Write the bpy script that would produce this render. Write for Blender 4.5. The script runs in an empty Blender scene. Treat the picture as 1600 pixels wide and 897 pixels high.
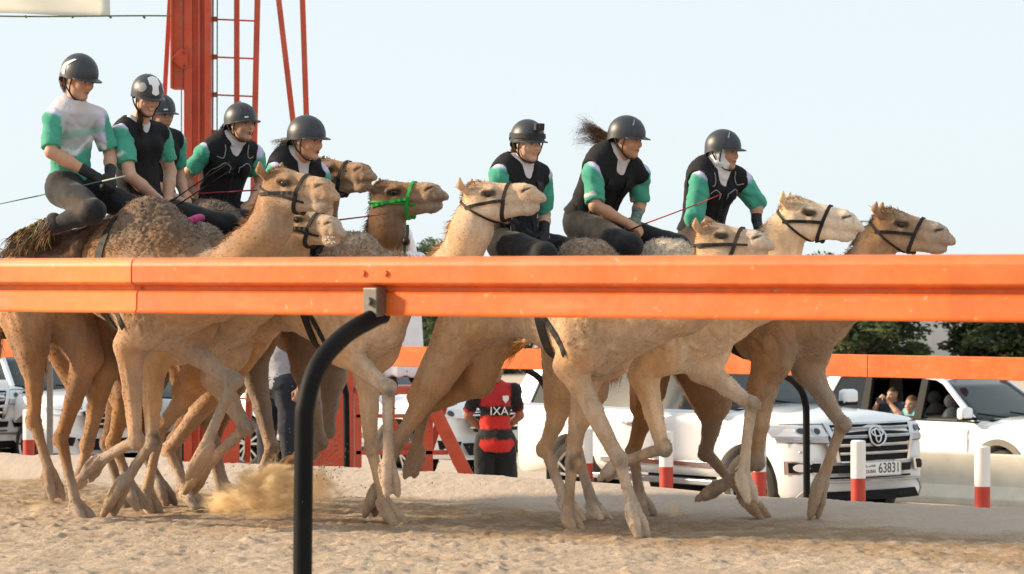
import bpy, bmesh, math, random
import numpy as np
from mathutils import Vector, Matrix

# ------------------------------------------------------------------ camera, sky, sun, exposure
sc = bpy.context.scene
COL = sc.collection
F = 5200.0                      # focal length in pixels of a 1600 px wide frame
CAMH = 1.55
cam_d = bpy.data.cameras.new('camera'); cam = bpy.data.objects.new('camera', cam_d); COL.objects.link(cam)
cam.location = (0, 0, CAMH); cam.rotation_euler = (math.pi/2, 0, 0)
cam_d.sensor_width = 36.0; cam_d.lens = 36.0*F/1600.0
cam_d.shift_y = -20.5/1600.0
cam_d.clip_start = 0.5; cam_d.clip_end = 4000
cam_d.dof.use_dof = True; cam_d.dof.focus_distance = 20.4; cam_d.dof.aperture_fstop = 9.0
sc.camera = cam

SUN_EL = math.radians(22); SUN_AZ = math.radians(-80)   # azimuth from +Y (view direction), clockwise: left of the view
w = bpy.data.worlds.new('World'); sc.world = w; w.use_nodes = True
nt = w.node_tree; bg = nt.nodes['Background']
sky = nt.nodes.new('ShaderNodeTexSky'); sky.sky_type = 'NISHITA'; sky.sun_disc = False
sky.sun_elevation = SUN_EL; sky.sun_rotation = SUN_AZ
sky.air_density = 1.0; sky.dust_density = 0.3; sky.ozone_density = 2.5; sky.altitude = 0
hsv = nt.nodes.new('ShaderNodeHueSaturation'); hsv.inputs['Saturation'].default_value = 0.45
wb = nt.nodes.new('ShaderNodeMix'); wb.data_type = 'RGBA'; wb.blend_type = 'MULTIPLY'; wb.inputs[0].default_value = 1; wb.inputs[7].default_value = (.96, 1.0, 1.05, 1)
nt.links.new(sky.outputs[0], hsv.inputs['Color']); nt.links.new(hsv.outputs[0], wb.inputs[6]); 
hz_ = nt.nodes.new('ShaderNodeMix'); hz_.data_type = 'RGBA'; hz_.inputs[0].default_value = .90; hz_.inputs[7].default_value = (4.25, 4.70, 4.90, 1)   # even bright haze over the whole sky
nt.links.new(wb.outputs[2], hz_.inputs[6]); nt.links.new(hz_.outputs[2], bg.inputs[0])
bg.inputs[1].default_value = 0.11
sun_d = bpy.data.lights.new('sun', 'SUN'); sun = bpy.data.objects.new('sun', sun_d); COL.objects.link(sun)
sun_d.energy = 4.3; sun_d.angle = math.radians(6); sun_d.color = (1.0, 0.79, 0.54)
_sd = Vector((math.sin(SUN_AZ)*math.cos(SUN_EL), math.cos(SUN_AZ)*math.cos(SUN_EL), math.sin(SUN_EL)))
sun.rotation_euler = _sd.to_track_quat('Z', 'Y').to_euler(); sun.location = _sd*60
vs = sc.view_settings; vs.view_transform = 'Standard'; vs.look = 'None'; vs.gamma = 1.0; vs.use_curve_mapping = False
vs.exposure = 0.85
sc.render.engine = 'CYCLES'; sc.cycles.use_denoising = True
sc.cycles.max_bounces = 8; sc.cycles.diffuse_bounces = 3; sc.cycles.glossy_bounces = 3
sc.cycles.transmission_bounces = 4; sc.cycles.transparent_max_bounces = 8; sc.cycles.volume_bounces = 5
sc.cycles.caustics_reflective = False; sc.cycles.caustics_refractive = False

# ------------------------------------------------------------------ helpers
rng = np.random.RandomState(7); random.seed(7)
V = lambda *a: np.array(a, float)
def at(u, v, d):                       # a point of the place from its bearing and its distance
    return V((u-800)/F*d, d, CAMH-(v-428)/F*d)
TH = math.radians(38.7)                # the track runs to the right and towards the camera
T_ = V(math.cos(TH), -math.sin(TH), 0); N_ = V(math.sin(TH), math.cos(TH), 0)

_L = rng.rand(32, 32, 32).astype(np.float32)
def noise3(x, y, z):                   # periodic value noise, -1..1
    xf = np.floor(x); yf = np.floor(y); zf = np.floor(z)
    i = xf.astype(np.int64) & 31; j = yf.astype(np.int64) & 31; k = zf.astype(np.int64) & 31
    a = x-xf; b = y-yf; c = z-zf
    a = a*a*(3-2*a); b = b*b*(3-2*b); c = c*c*(3-2*c)
    i1 = (i+1) & 31; j1 = (j+1) & 31; k1 = (k+1) & 31
    L = _L
    v = ((L[i,j,k]*(1-a)+L[i1,j,k]*a)*(1-b)+(L[i,j1,k]*(1-a)+L[i1,j1,k]*a)*b)*(1-c) + \
        ((L[i,j,k1]*(1-a)+L[i1,j,k1]*a)*(1-b)+(L[i,j1,k1]*(1-a)+L[i1,j1,k1]*a)*b)*c
    return v*2-1
def fbm(x, y, z, o=4):
    s = 0; a = 1.0
    for q in range(o):
        s = s + a*noise3(x+q*7.3, y+q*3.1, z+q*5.7); x = x*2.03; y = y*2.03; z = z*2.03; a *= 0.5
    return s

# ---- materials (all procedural)
M = {}
def node_mat(name):
    m = bpy.data.materials.new(name); m.use_nodes = True; M[name] = m
    return m, m.node_tree, m.node_tree.nodes['Principled BSDF']
def mat(name, c, rough=0.5, metal=0.0, var=0.0, scale=8.0, bump=0.0, bscale=80.0, spec=0.5, coat=0.0, attr=False,
        trans=0.0, sheen=0.0, var2=0.0, scale2=60.0, emit=0.0, alpha=1.0, dust=0.0):
    m, t, p = node_mat(name)
    p.inputs['Base Color'].default_value = (*c, 1); p.inputs['Roughness'].default_value = rough
    p.inputs['Metallic'].default_value = metal; p.inputs['Specular IOR Level'].default_value = spec
    p.inputs['Coat Weight'].default_value = coat; p.inputs['Transmission Weight'].default_value = trans
    p.inputs['Sheen Weight'].default_value = sheen; p.inputs['Alpha'].default_value = alpha
    tc = t.nodes.new('ShaderNodeTexCoord')
    src = None
    if attr:
        a = t.nodes.new('ShaderNodeAttribute'); a.attribute_name = 'Col'; src = a.outputs['Color']
    def mul(src, amount, sc_, det):
        n = t.nodes.new('ShaderNodeTexNoise'); n.inputs['Scale'].default_value = sc_; n.inputs['Detail'].default_value = det
        t.links.new(tc.outputs['Object'], n.inputs['Vector'])
        r = t.nodes.new('ShaderNodeMapRange'); r.inputs[1].default_value = 0.3; r.inputs[2].default_value = 0.7
        r.inputs[3].default_value = 1-amount; r.inputs[4].default_value = 1+amount
        t.links.new(n.outputs['Fac'], r.inputs[0])
        x = t.nodes.new('ShaderNodeMix'); x.data_type = 'RGBA'; x.blend_type = 'MULTIPLY'; x.inputs[0].default_value = 1
        if src is None: x.inputs[6].default_value = (*c, 1)
        else: t.links.new(src, x.inputs[6])
        t.links.new(r.outputs[0], x.inputs[7])
        return x.outputs[2]
    if var: src = mul(src, var, scale, 4)
    if var2: src = mul(src, var2, scale2, 2)
    if dust:
        n = t.nodes.new('ShaderNodeTexNoise'); n.inputs['Scale'].default_value = 5; n.inputs['Detail'].default_value = 6
        t.links.new(tc.outputs['Object'], n.inputs['Vector'])
        r = t.nodes.new('ShaderNodeMapRange'); r.inputs[1].default_value = 0.45; r.inputs[2].default_value = 0.8
        r.inputs[3].default_value = 0; r.inputs[4].default_value = dust
        t.links.new(n.outputs['Fac'], r.inputs[0])
        x = t.nodes.new('ShaderNodeMix'); x.data_type = 'RGBA'; x.inputs[7].default_value = (.45, .34, .23, 1)
        if src is None: x.inputs[6].default_value = (*c, 1)
        else: t.links.new(src, x.inputs[6])
        t.links.new(r.outputs[0], x.inputs[0]); src = x.outputs[2]
    if src is not None: t.links.new(src, p.inputs['Base Color'])
    if bump:
        n = t.nodes.new('ShaderNodeTexNoise'); n.inputs['Scale'].default_value = bscale; n.inputs['Detail'].default_value = 4
        t.links.new(tc.outputs['Object'], n.inputs['Vector'])
        b = t.nodes.new('ShaderNodeBump'); b.inputs['Strength'].default_value = bump; b.inputs['Distance'].default_value = 0.01
        t.links.new(n.outputs['Fac'], b.inputs['Height']); t.links.new(b.outputs[0], p.inputs['Normal'])
    if emit:
        p.inputs['Emission Color'].default_value = (*c, 1); p.inputs['Emission Strength'].default_value = emit
    return m

# ---- objects
def tag(o, label=None, cat=None, group=None, kind=None):
    if label: o['label'] = label
    if cat: o['category'] = cat
    if group: o['group'] = group
    if kind: o['kind'] = kind
    return o
def empty(name, loc, label=None, cat=None, group=None, rz=0.0):
    o = bpy.data.objects.new(name, None); COL.objects.link(o); o.location = tuple(loc); o.rotation_euler = (0, 0, rz)
    o.empty_display_size = 0.2
    return tag(o, label, cat, group)
def link(name, me, m=None, parent=None):
    o = bpy.data.objects.new(name, me); COL.objects.link(o)
    if m is not None and not me.materials: me.materials.append(M[m] if isinstance(m, str) else m)
    if parent is not None: o.parent = parent
    return o
def mesh_np(name, verts, quads, col=None, smooth=True):
    me = bpy.data.meshes.new(name)
    verts = np.asarray(verts, np.float32); quads = np.asarray(quads, np.int32)
    k = quads.shape[1]
    me.vertices.add(len(verts)); me.vertices.foreach_set('co', verts.ravel())
    me.loops.add(quads.size); me.loops.foreach_set('vertex_index', quads.ravel())
    me.polygons.add(len(quads)); me.polygons.foreach_set('loop_start', np.arange(0, quads.size, k, dtype=np.int32))
    if smooth: me.polygons.foreach_set('use_smooth', np.ones(len(quads), bool))
    me.update(calc_edges=True)
    if col is not None:
        a = me.attributes.new('Col', 'FLOAT_COLOR', 'POINT')
        c4 = np.ones((len(verts), 4), np.float32); c4[:, :3] = col; a.data.foreach_set('color', c4.ravel())
    return me

class MB:                                # collects polygons in one mesh
    def __init__(s): s.v = []; s.f = []
    def add(s, vs_, fs):
        o = len(s.v); s.v += [tuple(map(float, p)) for p in vs_]; s.f += [tuple(i+o for i in f) for f in fs]; return s
    def box(s, c, size, R=None):
        c = np.array(c, float); h = np.array(size, float)/2
        P = [np.array((x, y, z))*h for x in (-1, 1) for y in (-1, 1) for z in (-1, 1)]
        if R is not None: P = [R @ p for p in P]
        return s.add([c+p for p in P], [(0,1,3,2),(4,6,7,5),(0,4,5,1),(2,3,7,6),(0,2,6,4),(1,5,7,3)])
    def bar(s, a, b, w_, h_, up=(0, 0, 1)):
        a = np.array(a, float); b = np.array(b, float); f = b-a; L = np.linalg.norm(f); f /= L
        u = np.array(up, float); r = np.cross(f, u); r /= np.linalg.norm(r); u = np.cross(r, f)
        R = np.stack([f, r, u], 1)
        return s.box((a+b)/2, (L, w_, h_), R)
    def tube(s, pts, r, n=10, cap=True, flat=None):
        pts = [np.array(p, float) for p in pts]; m = len(pts); rr = r if hasattr(r, '__len__') else [r]*m
        o = len(s.v); prev = None; vs_ = []
        for i, p in enumerate(pts):
            t = pts[min(i+1, m-1)]-pts[max(i-1, 0)]; t = t/(np.linalg.norm(t)+1e-9)
            if prev is None:
                a = np.array((0, 0, 1.)) if abs(t[2]) < .9 else np.array((1., 0, 0))
                x = np.cross(a, t)
            else: x = prev-t*np.dot(prev, t)
            x /= np.linalg.norm(x)+1e-9; y = np.cross(t, x); prev = x
            for k in range(n):
                an = 2*math.pi*k/n; vs_.append(p+rr[i]*(math.cos(an)*x+math.sin(an)*y))
        fs = [(i*n+k, i*n+(k+1) % n, (i+1)*n+(k+1) % n, (i+1)*n+k) for i in range(m-1) for k in range(n)]
        if cap: fs += [tuple(reversed(range(n))), tuple(range((m-1)*n, m*n))]
        return s.add(vs_, fs)
    def loft(s, rings, closed=True, cap=False):
        n = len(rings[0]); m = len(rings); vs_ = [p for r in rings for p in r]; e = n if closed else n-1
        fs = [(i*n+k, i*n+(k+1) % n, (i+1)*n+(k+1) % n, (i+1)*n+k) for i in range(m-1) for k in range(e)]
        if cap: fs += [tuple(reversed(range(n))), tuple(range((m-1)*n, m*n))]
        return s.add(vs_, fs)
    def prism(s, poly, vec):             # poly: 3-D outline, extruded by vec
        n = len(poly); vec = np.array(vec, float); P = [np.array(p, float) for p in poly]
        return s.add(P+[p+vec for p in P], [tuple(reversed(range(n))), tuple(range(n, 2*n))] +
                     [(i, (i+1) % n, n+(i+1) % n, n+i) for i in range(n)])
    def sphere(s, c, r, n=12, m=8, R=None):
        r3 = np.array(r if hasattr(r, '__len__') else (r, r, r), float); c = np.array(c, float); vs_ = []
        for i in range(1, m):
            a = math.pi*i/m
            for k in range(n):
                b = 2*math.pi*k/n; p = np.array((math.sin(a)*math.cos(b), math.sin(a)*math.sin(b), math.cos(a)))*r3
                vs_.append(c+(R @ p if R is not None else p))
        for zz in (1, -1):
            p = np.array((0, 0, zz*1.))*r3; vs_.append(c+(R @ p if R is not None else p))
        fs = [(i*n+k, (i+1)*n+k, (i+1)*n+(k+1) % n, i*n+(k+1) % n) for i in range(m-2) for k in range(n)]
        tp = (m-1)*n
        fs += [(tp, k, (k+1) % n) for k in range(n)] + [(tp+1, (m-2)*n+(k+1) % n, (m-2)*n+k) for k in range(n)]
        return s.add(vs_, fs)
    def build(s, name, m, parent=None, smooth=False, bevel=0.0, auto=None):
        me = bpy.data.meshes.new(name); me.from_pydata(s.v, [], s.f); me.update()
        bm = bmesh.new(); bm.from_mesh(me); bmesh.ops.recalc_face_normals(bm, faces=bm.faces)
        if bevel:
            es = [e for e in bm.edges if len(e.link_faces) == 2 and e.calc_face_angle(0) > 0.6]
            bmesh.ops.bevel(bm, geom=es, offset=bevel, segments=2, affect='EDGES', profile=0.5, clamp_overlap=True)
        bm.to_mesh(me); bm.free()
        if smooth:
            for p in me.polygons: p.use_smooth = True
            if auto: me.set_sharp_from_angle(angle=auto)
        return link(name, me, m, parent)
def smooth_pts(pts, n=6):                # Catmull-Rom through the points
    P = [np.array(p, float) for p in pts]; P = [2*P[0]-P[1]]+P+[2*P[-1]-P[-2]]; out = []
    for i in range(1, len(P)-2):
        for k in range(n):
            t = k/n; a, b, c, d = P[i-1:i+3]
            out.append(0.5*((2*b)+(c-a)*t+(2*a-5*b+4*c-d)*t*t+(-a+3*b-3*c+d)*t**3))
    out.append(P[-2]); return out
def copy_tree(o, parent=None):
    c = o.copy(); COL.objects.link(c); c.parent = parent
    for ch in o.children: copy_tree(ch, c)
    return c

# ---- implicit surfaces: smooth unions of rounded shapes, one continuous skin
class Field:
    def __init__(s, lo, hi, h):
        s.lo = np.array(lo, float); s.h = h; s.n = np.ceil((np.array(hi)-s.lo)/h).astype(int)+1
        s.ax = [(s.lo[i]+h*np.arange(s.n[i])).astype(np.float32) for i in range(3)]
        s.D = np.full(tuple(s.n), 0.15, np.float32)
    def _sl(s, lo, hi):
        i0 = np.clip(np.floor((np.array(lo)-s.lo)/s.h).astype(int), 0, s.n-1); i1 = np.clip(np.ceil((np.array(hi)-s.lo)/s.h).astype(int)+1, 1, s.n)
        return tuple(slice(a, b) for a, b in zip(i0, i1)), [s.ax[q][i0[q]:i1[q]].reshape([-1 if w == q else 1 for w in range(3)]) for q in range(3)]
    def _op(s, sl, d, k, op):
        A = s.D[sl]
        if A.size == 0: return
        if op == 'add':
            if k > 0:
                h = np.maximum(k-np.abs(A-d), 0)/k; s.D[sl] = np.minimum(A, d)-h*h*k*0.25
            else: s.D[sl] = np.minimum(A, d)
        elif op == 'sub':
            d = -d
            if k > 0:
                h = np.maximum(k-np.abs(A-d), 0)/k; s.D[sl] = np.maximum(A, d)+h*h*k*0.25
            else: s.D[sl] = np.maximum(A, d)
    def cap(s, a, b, ra, rb, k=0.03, sy=1.0, op='add', cut=None):
        a = np.array(a, float); b = np.array(b, float); m = max(ra, rb)+k+2*s.h
        sl, (X, Y, Z) = s._sl(np.minimum(a, b)-m, np.maximum(a, b)+m)
        ab = b-a; L2 = float(ab@ab)+1e-12; X = X-np.float32(a[0]); Y = Y-np.float32(a[1]); Z = Z-np.float32(a[2])
        t = np.clip((X*np.float32(ab[0])+Y*np.float32(ab[1])+Z*np.float32(ab[2]))/np.float32(L2), 0, 1)
        d = np.sqrt((X-t*np.float32(ab[0]))**2+((Y-t*np.float32(ab[1]))*np.float32(sy))**2+(Z-t*np.float32(ab[2]))**2)-(np.float32(ra)+t*np.float32(rb-ra))
        if cut is not None:
            q = np.array(cut[0], float)-a; n_ = np.array(cut[1], float); n_ = n_/np.linalg.norm(n_)
            d = np.maximum(d, (X-np.float32(q[0]))*np.float32(n_[0])+(Y-np.float32(q[1]))*np.float32(n_[1])+(Z-np.float32(q[2]))*np.float32(n_[2]))
        s._op(sl, d, k, op)
    def chain(s, P, R, k=0.03, sy=1.0, op='add'):
        for i in range(len(P)-1): s.cap(P[i], P[i+1], R[i], R[i+1], k, sy, op)
    def ell(s, c, r, k=0.03, R=None, op='add'):
        c = np.array(c, float); r = np.array(r, float); m = r.max()+k+2*s.h
        sl, (X, Y, Z) = s._sl(c-m, c+m); X = X-np.float32(c[0]); Y = Y-np.float32(c[1]); Z = Z-np.float32(c[2])
        if R is not None:
            R = np.asarray(R, np.float32)
            X, Y, Z = X*R[0,0]+Y*R[1,0]+Z*R[2,0], X*R[0,1]+Y*R[1,1]+Z*R[2,1], X*R[0,2]+Y*R[1,2]+Z*R[2,2]
        r = r.astype(np.float32)
        k0 = np.sqrt((X/r[0])**2+(Y/r[1])**2+(Z/r[2])**2); k1 = np.sqrt((X/r[0]**2)**2+(Y/r[1]**2)**2+(Z/r[2]**2)**2)+1e-6
        s._op(sl, k0*(k0-1)/k1, k, op)
    def plane(s, p, n, k=0.0):           # keep the side that n points away from
        p = np.array(p, float); n = np.array(n, float); n /= np.linalg.norm(n)
        sl, (X, Y, Z) = s._sl(s.lo, s.lo+s.h*s.n)
        d = (X-np.float32(p[0]))*np.float32(n[0])+(Y-np.float32(p[1]))*np.float32(n[1])+(Z-np.float32(p[2]))*np.float32(n[2])
        s.D = np.maximum(s.D, d)
    def displace(s, fn, band=0.04):      # fn(points) -> metres outwards
        I = np.argwhere(np.abs(s.D) < band)
        P = s.lo+I*s.h
        s.D[tuple(I.T)] -= fn(P).astype(np.float32)
    def sample(s, P):
        q = (np.asarray(P, float)-s.lo)/s.h; q = np.clip(q, 0, s.n-1.001); i = np.floor(q).astype(int); f = q-i; r = 0
        for dx in (0, 1):
            for dy in (0, 1):
                for dz in (0, 1):
                    r = r+s.D[i[..., 0]+dx, i[..., 1]+dy, i[..., 2]+dz]*(f[..., 0] if dx else 1-f[..., 0])*(f[..., 1] if dy else 1-f[..., 1])*(f[..., 2] if dz else 1-f[..., 2])
        return r
    def cast(s, c, dirs, off=0.0, rmax=0.6, step=0.006, inward=False):   # outwards from c until the surface; inward: from outside in
        c = np.array(c, float); dirs = np.asarray(dirs, float); ts = np.arange(0, rmax, step)
        P = c+dirs[..., None, :]*ts[:, None]; D = s.sample(P)-off
        if inward:
            ins = D < 0; k = ins.shape[-1]-1-np.argmax(ins[..., ::-1], -1); k = np.where(ins.any(-1), k, 0)
        else:
            out = D > 0; k = np.argmax(out, -1); k = np.where(out.any(-1), k, ts.size-1)
        return c+dirs*(ts[k])[..., None]
    def mesh(s, it=1):
        D = s.D; S = D < 0
        c = np.zeros(tuple(np.array(S.shape)-1), np.uint8)
        for dx in (0, 1):
            for dy in (0, 1):
                for dz in (0, 1):
                    c += S[dx:S.shape[0]-1+dx, dy:S.shape[1]-1+dy, dz:S.shape[2]-1+dz]
        act = (c > 0) & (c < 8); C = np.argwhere(act); n = len(C)
        idx = np.full(act.shape, -1, np.int32); idx[act] = np.arange(n)
        acc = np.zeros((n, 3)); cnt = np.zeros(n)
        cor = [(0,0,0),(1,0,0),(0,1,0),(1,1,0),(0,0,1),(1,0,1),(0,1,1),(1,1,1)]
        val = [D[C[:, 0]+o[0], C[:, 1]+o[1], C[:, 2]+o[2]] for o in cor]
        for a, b in ((0,1),(2,3),(4,5),(6,7),(0,2),(1,3),(4,6),(5,7),(0,4),(1,5),(2,6),(3,7)):
            m = (val[a] < 0) != (val[b] < 0); t = val[a][m]/(val[a][m]-val[b][m])
            acc[m] += np.array(cor[a])+t[:, None]*(np.array(cor[b])-np.array(cor[a])); cnt[m] += 1
        P = s.lo+(C+acc/cnt[:, None])*s.h
        Q = []
        for ax in range(3):
            sh = S.shape; lo_ = [slice(1, -1)]*3; lo_[ax] = slice(0, -1); hi_ = list(lo_); hi_[ax] = slice(1, None)
            A = S[tuple(lo_)]; E = np.argwhere(A != S[tuple(hi_)]); inside = A[tuple(E.T)]
            off = np.array([1, 1, 1]); off[ax] = 0; E = E+off
            u, v = [(1, 2), (2, 0), (0, 1)][ax]
            du = np.zeros(3, int); du[u] = 1; dv = np.zeros(3, int); dv[v] = 1
            q = np.stack([idx[tuple((E-du-dv).T)], idx[tuple((E-dv).T)], idx[tuple(E.T)], idx[tuple((E-du).T)]], 1)
            q[~inside] = q[~inside][:, ::-1]; Q.append(q)
        Q = np.concatenate(Q)
        for _ in range(it):
            S2 = np.zeros_like(P); N2 = np.bincount(Q.ravel(), minlength=n)
            src = Q.ravel(); dst = Q[:, [1, 2, 3, 0]].ravel()
            for ax in range(3): S2[:, ax] = np.bincount(src, weights=P[dst, ax], minlength=n)
            P = 0.5*P+0.5*S2/np.maximum(N2, 1)[:, None]
        return P, Q
def sstep(a, b, x): t = np.clip((x-a)/(b-a), 0, 1); return t*t*(3-2*t)
def seg_dist(P, a, b):
    a = np.array(a, float); b = np.array(b, float); ab = b-a; t = np.clip(((P-a)@ab)/(ab@ab+1e-12), 0, 1)
    return np.linalg.norm(P-a-t[:, None]*ab, axis=1), t
def mixc(col, c, f): return col+(np.array(c)-col)*np.asarray(f)[:, None]
# ------------------------------------------------------------------ ground
def ground_z(X, Y):
    n = X*N_[0]+Y*N_[1]; t = X*T_[0]+Y*T_[1]
    nb = 23.7*N_[1]                                       # ridge of the bank, measured across the track
    tr_ = t-23.7*T_[1]
    z = (.105-.05*sstep(-.5, 1.6, tr_))*sstep(nb-1.15, nb-.05, n)*(1+.15*noise3(t*.9, n*.3, t*0))
    z = z-1.07*sstep(nb+.4, nb+8.2, n)-0.08*sstep(nb+.0, nb+.5, n)-0.45*sstep(nb+14.5, nb+17.5, n)
    near = sstep(nb+1.5, nb+.5, n)
    rough = sstep(nb-.9, nb-1.9, n)
    z = z+near*(0.012*fbm(X*2.1, Y*2.1, X*0+.5, 2)+0.010*fbm(X*10, Y*10, X*0+3.3, 3)*(.45+.7*rough))
    clod = np.maximum(noise3(X*15, Y*15, X*0+9.1), 0)**2*np.maximum(noise3(X*2.7, Y*2.7, X*0+4.4)+.45, 0)*1.1
    fine = np.abs(noise3(X*30, Y*27, X*0+2.2))+.6*np.abs(noise3(X*57, Y*41, X*0+6.1))
    z = z+near*(.65+.35*rough)*(.0125*(.75-fine))
    return z+near*(.25+.75*rough)*0.022*clod-near*rough*.02*np.maximum(noise3(X*5, Y*5, X*0+7.7)-.25, 0)
def spaced(lo, hi, f0, f1, fine, grow):
    a = list(np.arange(f0, f1, fine)); st = fine
    while a[-1] < hi: st *= grow; a.append(a[-1]+st)
    st = fine; b = []
    x = f0
    while x > lo: st *= grow; x -= st; b.append(x)
    return np.array(b[::-1]+a)
gx = spaced(-2500, 2500, -4.2, 4.2, .0155, 1.2); gy = spaced(-40, 3000, 16.9, 25.2, .026, 1.2)
GX, GY = np.meshgrid(gx, gy, indexing='ij'); GZ = ground_z(GX, GY)
nx_, ny_ = GX.shape; ii = np.arange(nx_*ny_).reshape(nx_, ny_)
gq = np.stack([ii[:-1, :-1], ii[1:, :-1], ii[1:, 1:], ii[:-1, 1:]], -1).reshape(-1, 4)
m, t, p = node_mat('sand'); L_ = t.links
tc = t.nodes.new('ShaderNodeTexCoord'); geo = t.nodes.new('ShaderNodeNewGeometry')
def nz(scale, det=5, rough=.6):
    n = t.nodes.new('ShaderNodeTexNoise'); n.inputs['Scale'].default_value = scale; n.inputs['Detail'].default_value = det; n.inputs['Roughness'].default_value = rough
    L_.new(tc.outputs['Object'], n.inputs['Vector']); return n
def ramp(inp, a, b, c0, c1):
    r = t.nodes.new('ShaderNodeMapRange'); r.inputs[1].default_value = a; r.inputs[2].default_value = b; r.inputs[3].default_value = c0; r.inputs[4].default_value = c1
    r.interpolation_type = 'SMOOTHSTEP'; L_.new(inp, r.inputs[0]); return r.outputs[0]
def mixn(f, a, b):
    x = t.nodes.new('ShaderNodeMix'); x.data_type = 'RGBA'
    if isinstance(f, float): x.inputs[0].default_value = f
    else: L_.new(f, x.inputs[0])
    for s_, q in ((6, a), (7, b)):
        if isinstance(q, tuple): x.inputs[s_].default_value = (*q, 1)
        else: L_.new(q, x.inputs[s_])
    return x.outputs[2]
def mth(op, a, b):
    x = t.nodes.new('ShaderNodeMath'); x.operation = op
    for s_, q in ((0, a), (1, b)):
        if isinstance(q, (int, float)): x.inputs[s_].default_value = q
        else: L_.new(q, x.inputs[s_])
    return x.outputs[0]
dotn = t.nodes.new('ShaderNodeVectorMath'); dotn.operation = 'DOT_PRODUCT'; dotn.inputs[1].default_value = tuple(N_); L_.new(tc.outputs['Object'], dotn.inputs[0])
nn = dotn.outputs['Value']; wob = mth('MULTIPLY', mth('SUBTRACT', nz(.8).outputs['Fac'], .5), 1.6); nw = mth('ADD', nn, wob)
nb = 23.7*N_[1]
strip = mth('MULTIPLY', ramp(nw, nb-3.6, nb-2.7, 0, 1), ramp(nw, nb-1.7, nb-1.05, 1, 0))   # freshly turned, damper sand where the pack runs
strip = mth('MULTIPLY', strip, ramp(nz(5).outputs['Fac'], .35, .6, .25, 1.0))
c = mixn(ramp(nz(3.0).outputs['Fac'], .35, .65, 0, 1), (.48, .375, .28), (.59, .48, .375))
c = mixn(ramp(nz(55, 4).outputs['Fac'], .42, .62, 0, .75), c, (.40, .295, .21))
c = mixn(mth('MULTIPLY', strip, .9), c, (.33, .215, .12))
c = mixn(ramp(nw, nb-1.3, nb-.8, 0, .65), c, (.59, .49, .41))
L_.new(c, p.inputs['Base Color']); p.inputs['Roughness'].default_value = .95; p.inputs['Specular IOR Level'].default_value = .1
b1 = t.nodes.new('ShaderNodeBump'); b1.inputs['Strength'].default_value = .9; b1.inputs['Distance'].default_value = .02; L_.new(nz(46, 6, .75).outputs['Fac'], b1.inputs['Height'])
L_.new(b1.outputs[0], p.inputs['Normal'])
ground = link('ground', mesh_np('ground', np.stack([GX, GY, GZ], -1).reshape(-1, 3), gq), 'sand'); tag(ground, 'pale sand of the race track and its low bank', 'ground', kind='structure')

# ------------------------------------------------------------------ running rails
mat('rail_pale', (.78, .21, .045), rough=0.4, var=0.10, scale=2.2, var2=0.08, scale2=22, spec=0.5, dust=0.2)  # paler orange, only for the leftmost beam of the near rail
mat('rail_orange', (.70, .138, .022), rough=0.42, var=0.10, scale=2.2, var2=0.10, scale2=22, spec=0.45, dust=0.16, bump=.12, bscale=14)
for mn in ('rail_orange', 'rail_pale'):                 # chipped paint, scuffs and faint runs
    m = M[mn]; t = m.node_tree; p = t.nodes['Principled BSDF']; src = p.inputs['Base Color'].links[0].from_socket; tc_ = t.nodes.new('ShaderNodeTexCoord')
    for sc_, lo, hi, amt, colr, st in ((34, .66, .72, .55, (.62, .40, .28), (1, 1, 1)), (7, .56, .80, .40, (.40, .07, .015), (1, 1, .12)), (3, .60, .85, .35, (.85, .42, .18), (1, 1, 5))):
        mp = t.nodes.new('ShaderNodeMapping'); mp.inputs['Scale'].default_value = st; n_ = t.nodes.new('ShaderNodeTexNoise'); n_.inputs['Scale'].default_value = sc_; n_.inputs['Detail'].default_value = 6
        t.links.new(tc_.outputs['Object'], mp.inputs[0]); t.links.new(mp.outputs[0], n_.inputs['Vector']); r_ = t.nodes.new('ShaderNodeMapRange'); r_.inputs[1].default_value = lo; r_.inputs[2].default_value = hi; r_.inputs[4].default_value = amt
        t.links.new(n_.outputs['Fac'], r_.inputs[0]); x_ = t.nodes.new('ShaderNodeMix'); x_.data_type = 'RGBA'; x_.inputs[7].default_value = (*colr, 1); t.links.new(src, x_.inputs[6]); t.links.new(r_.outputs[0], x_.inputs[0]); src = x_.outputs[2]
    t.links.new(src, p.inputs['Base Color'])
mat('post_black', (.006, .007, .008), rough=0.6, spec=0.12, dust=0.02)
mat('galvanised', (.17, .165, .14), rough=0.5, metal=0.6, var=0.2, scale=20)
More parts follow.
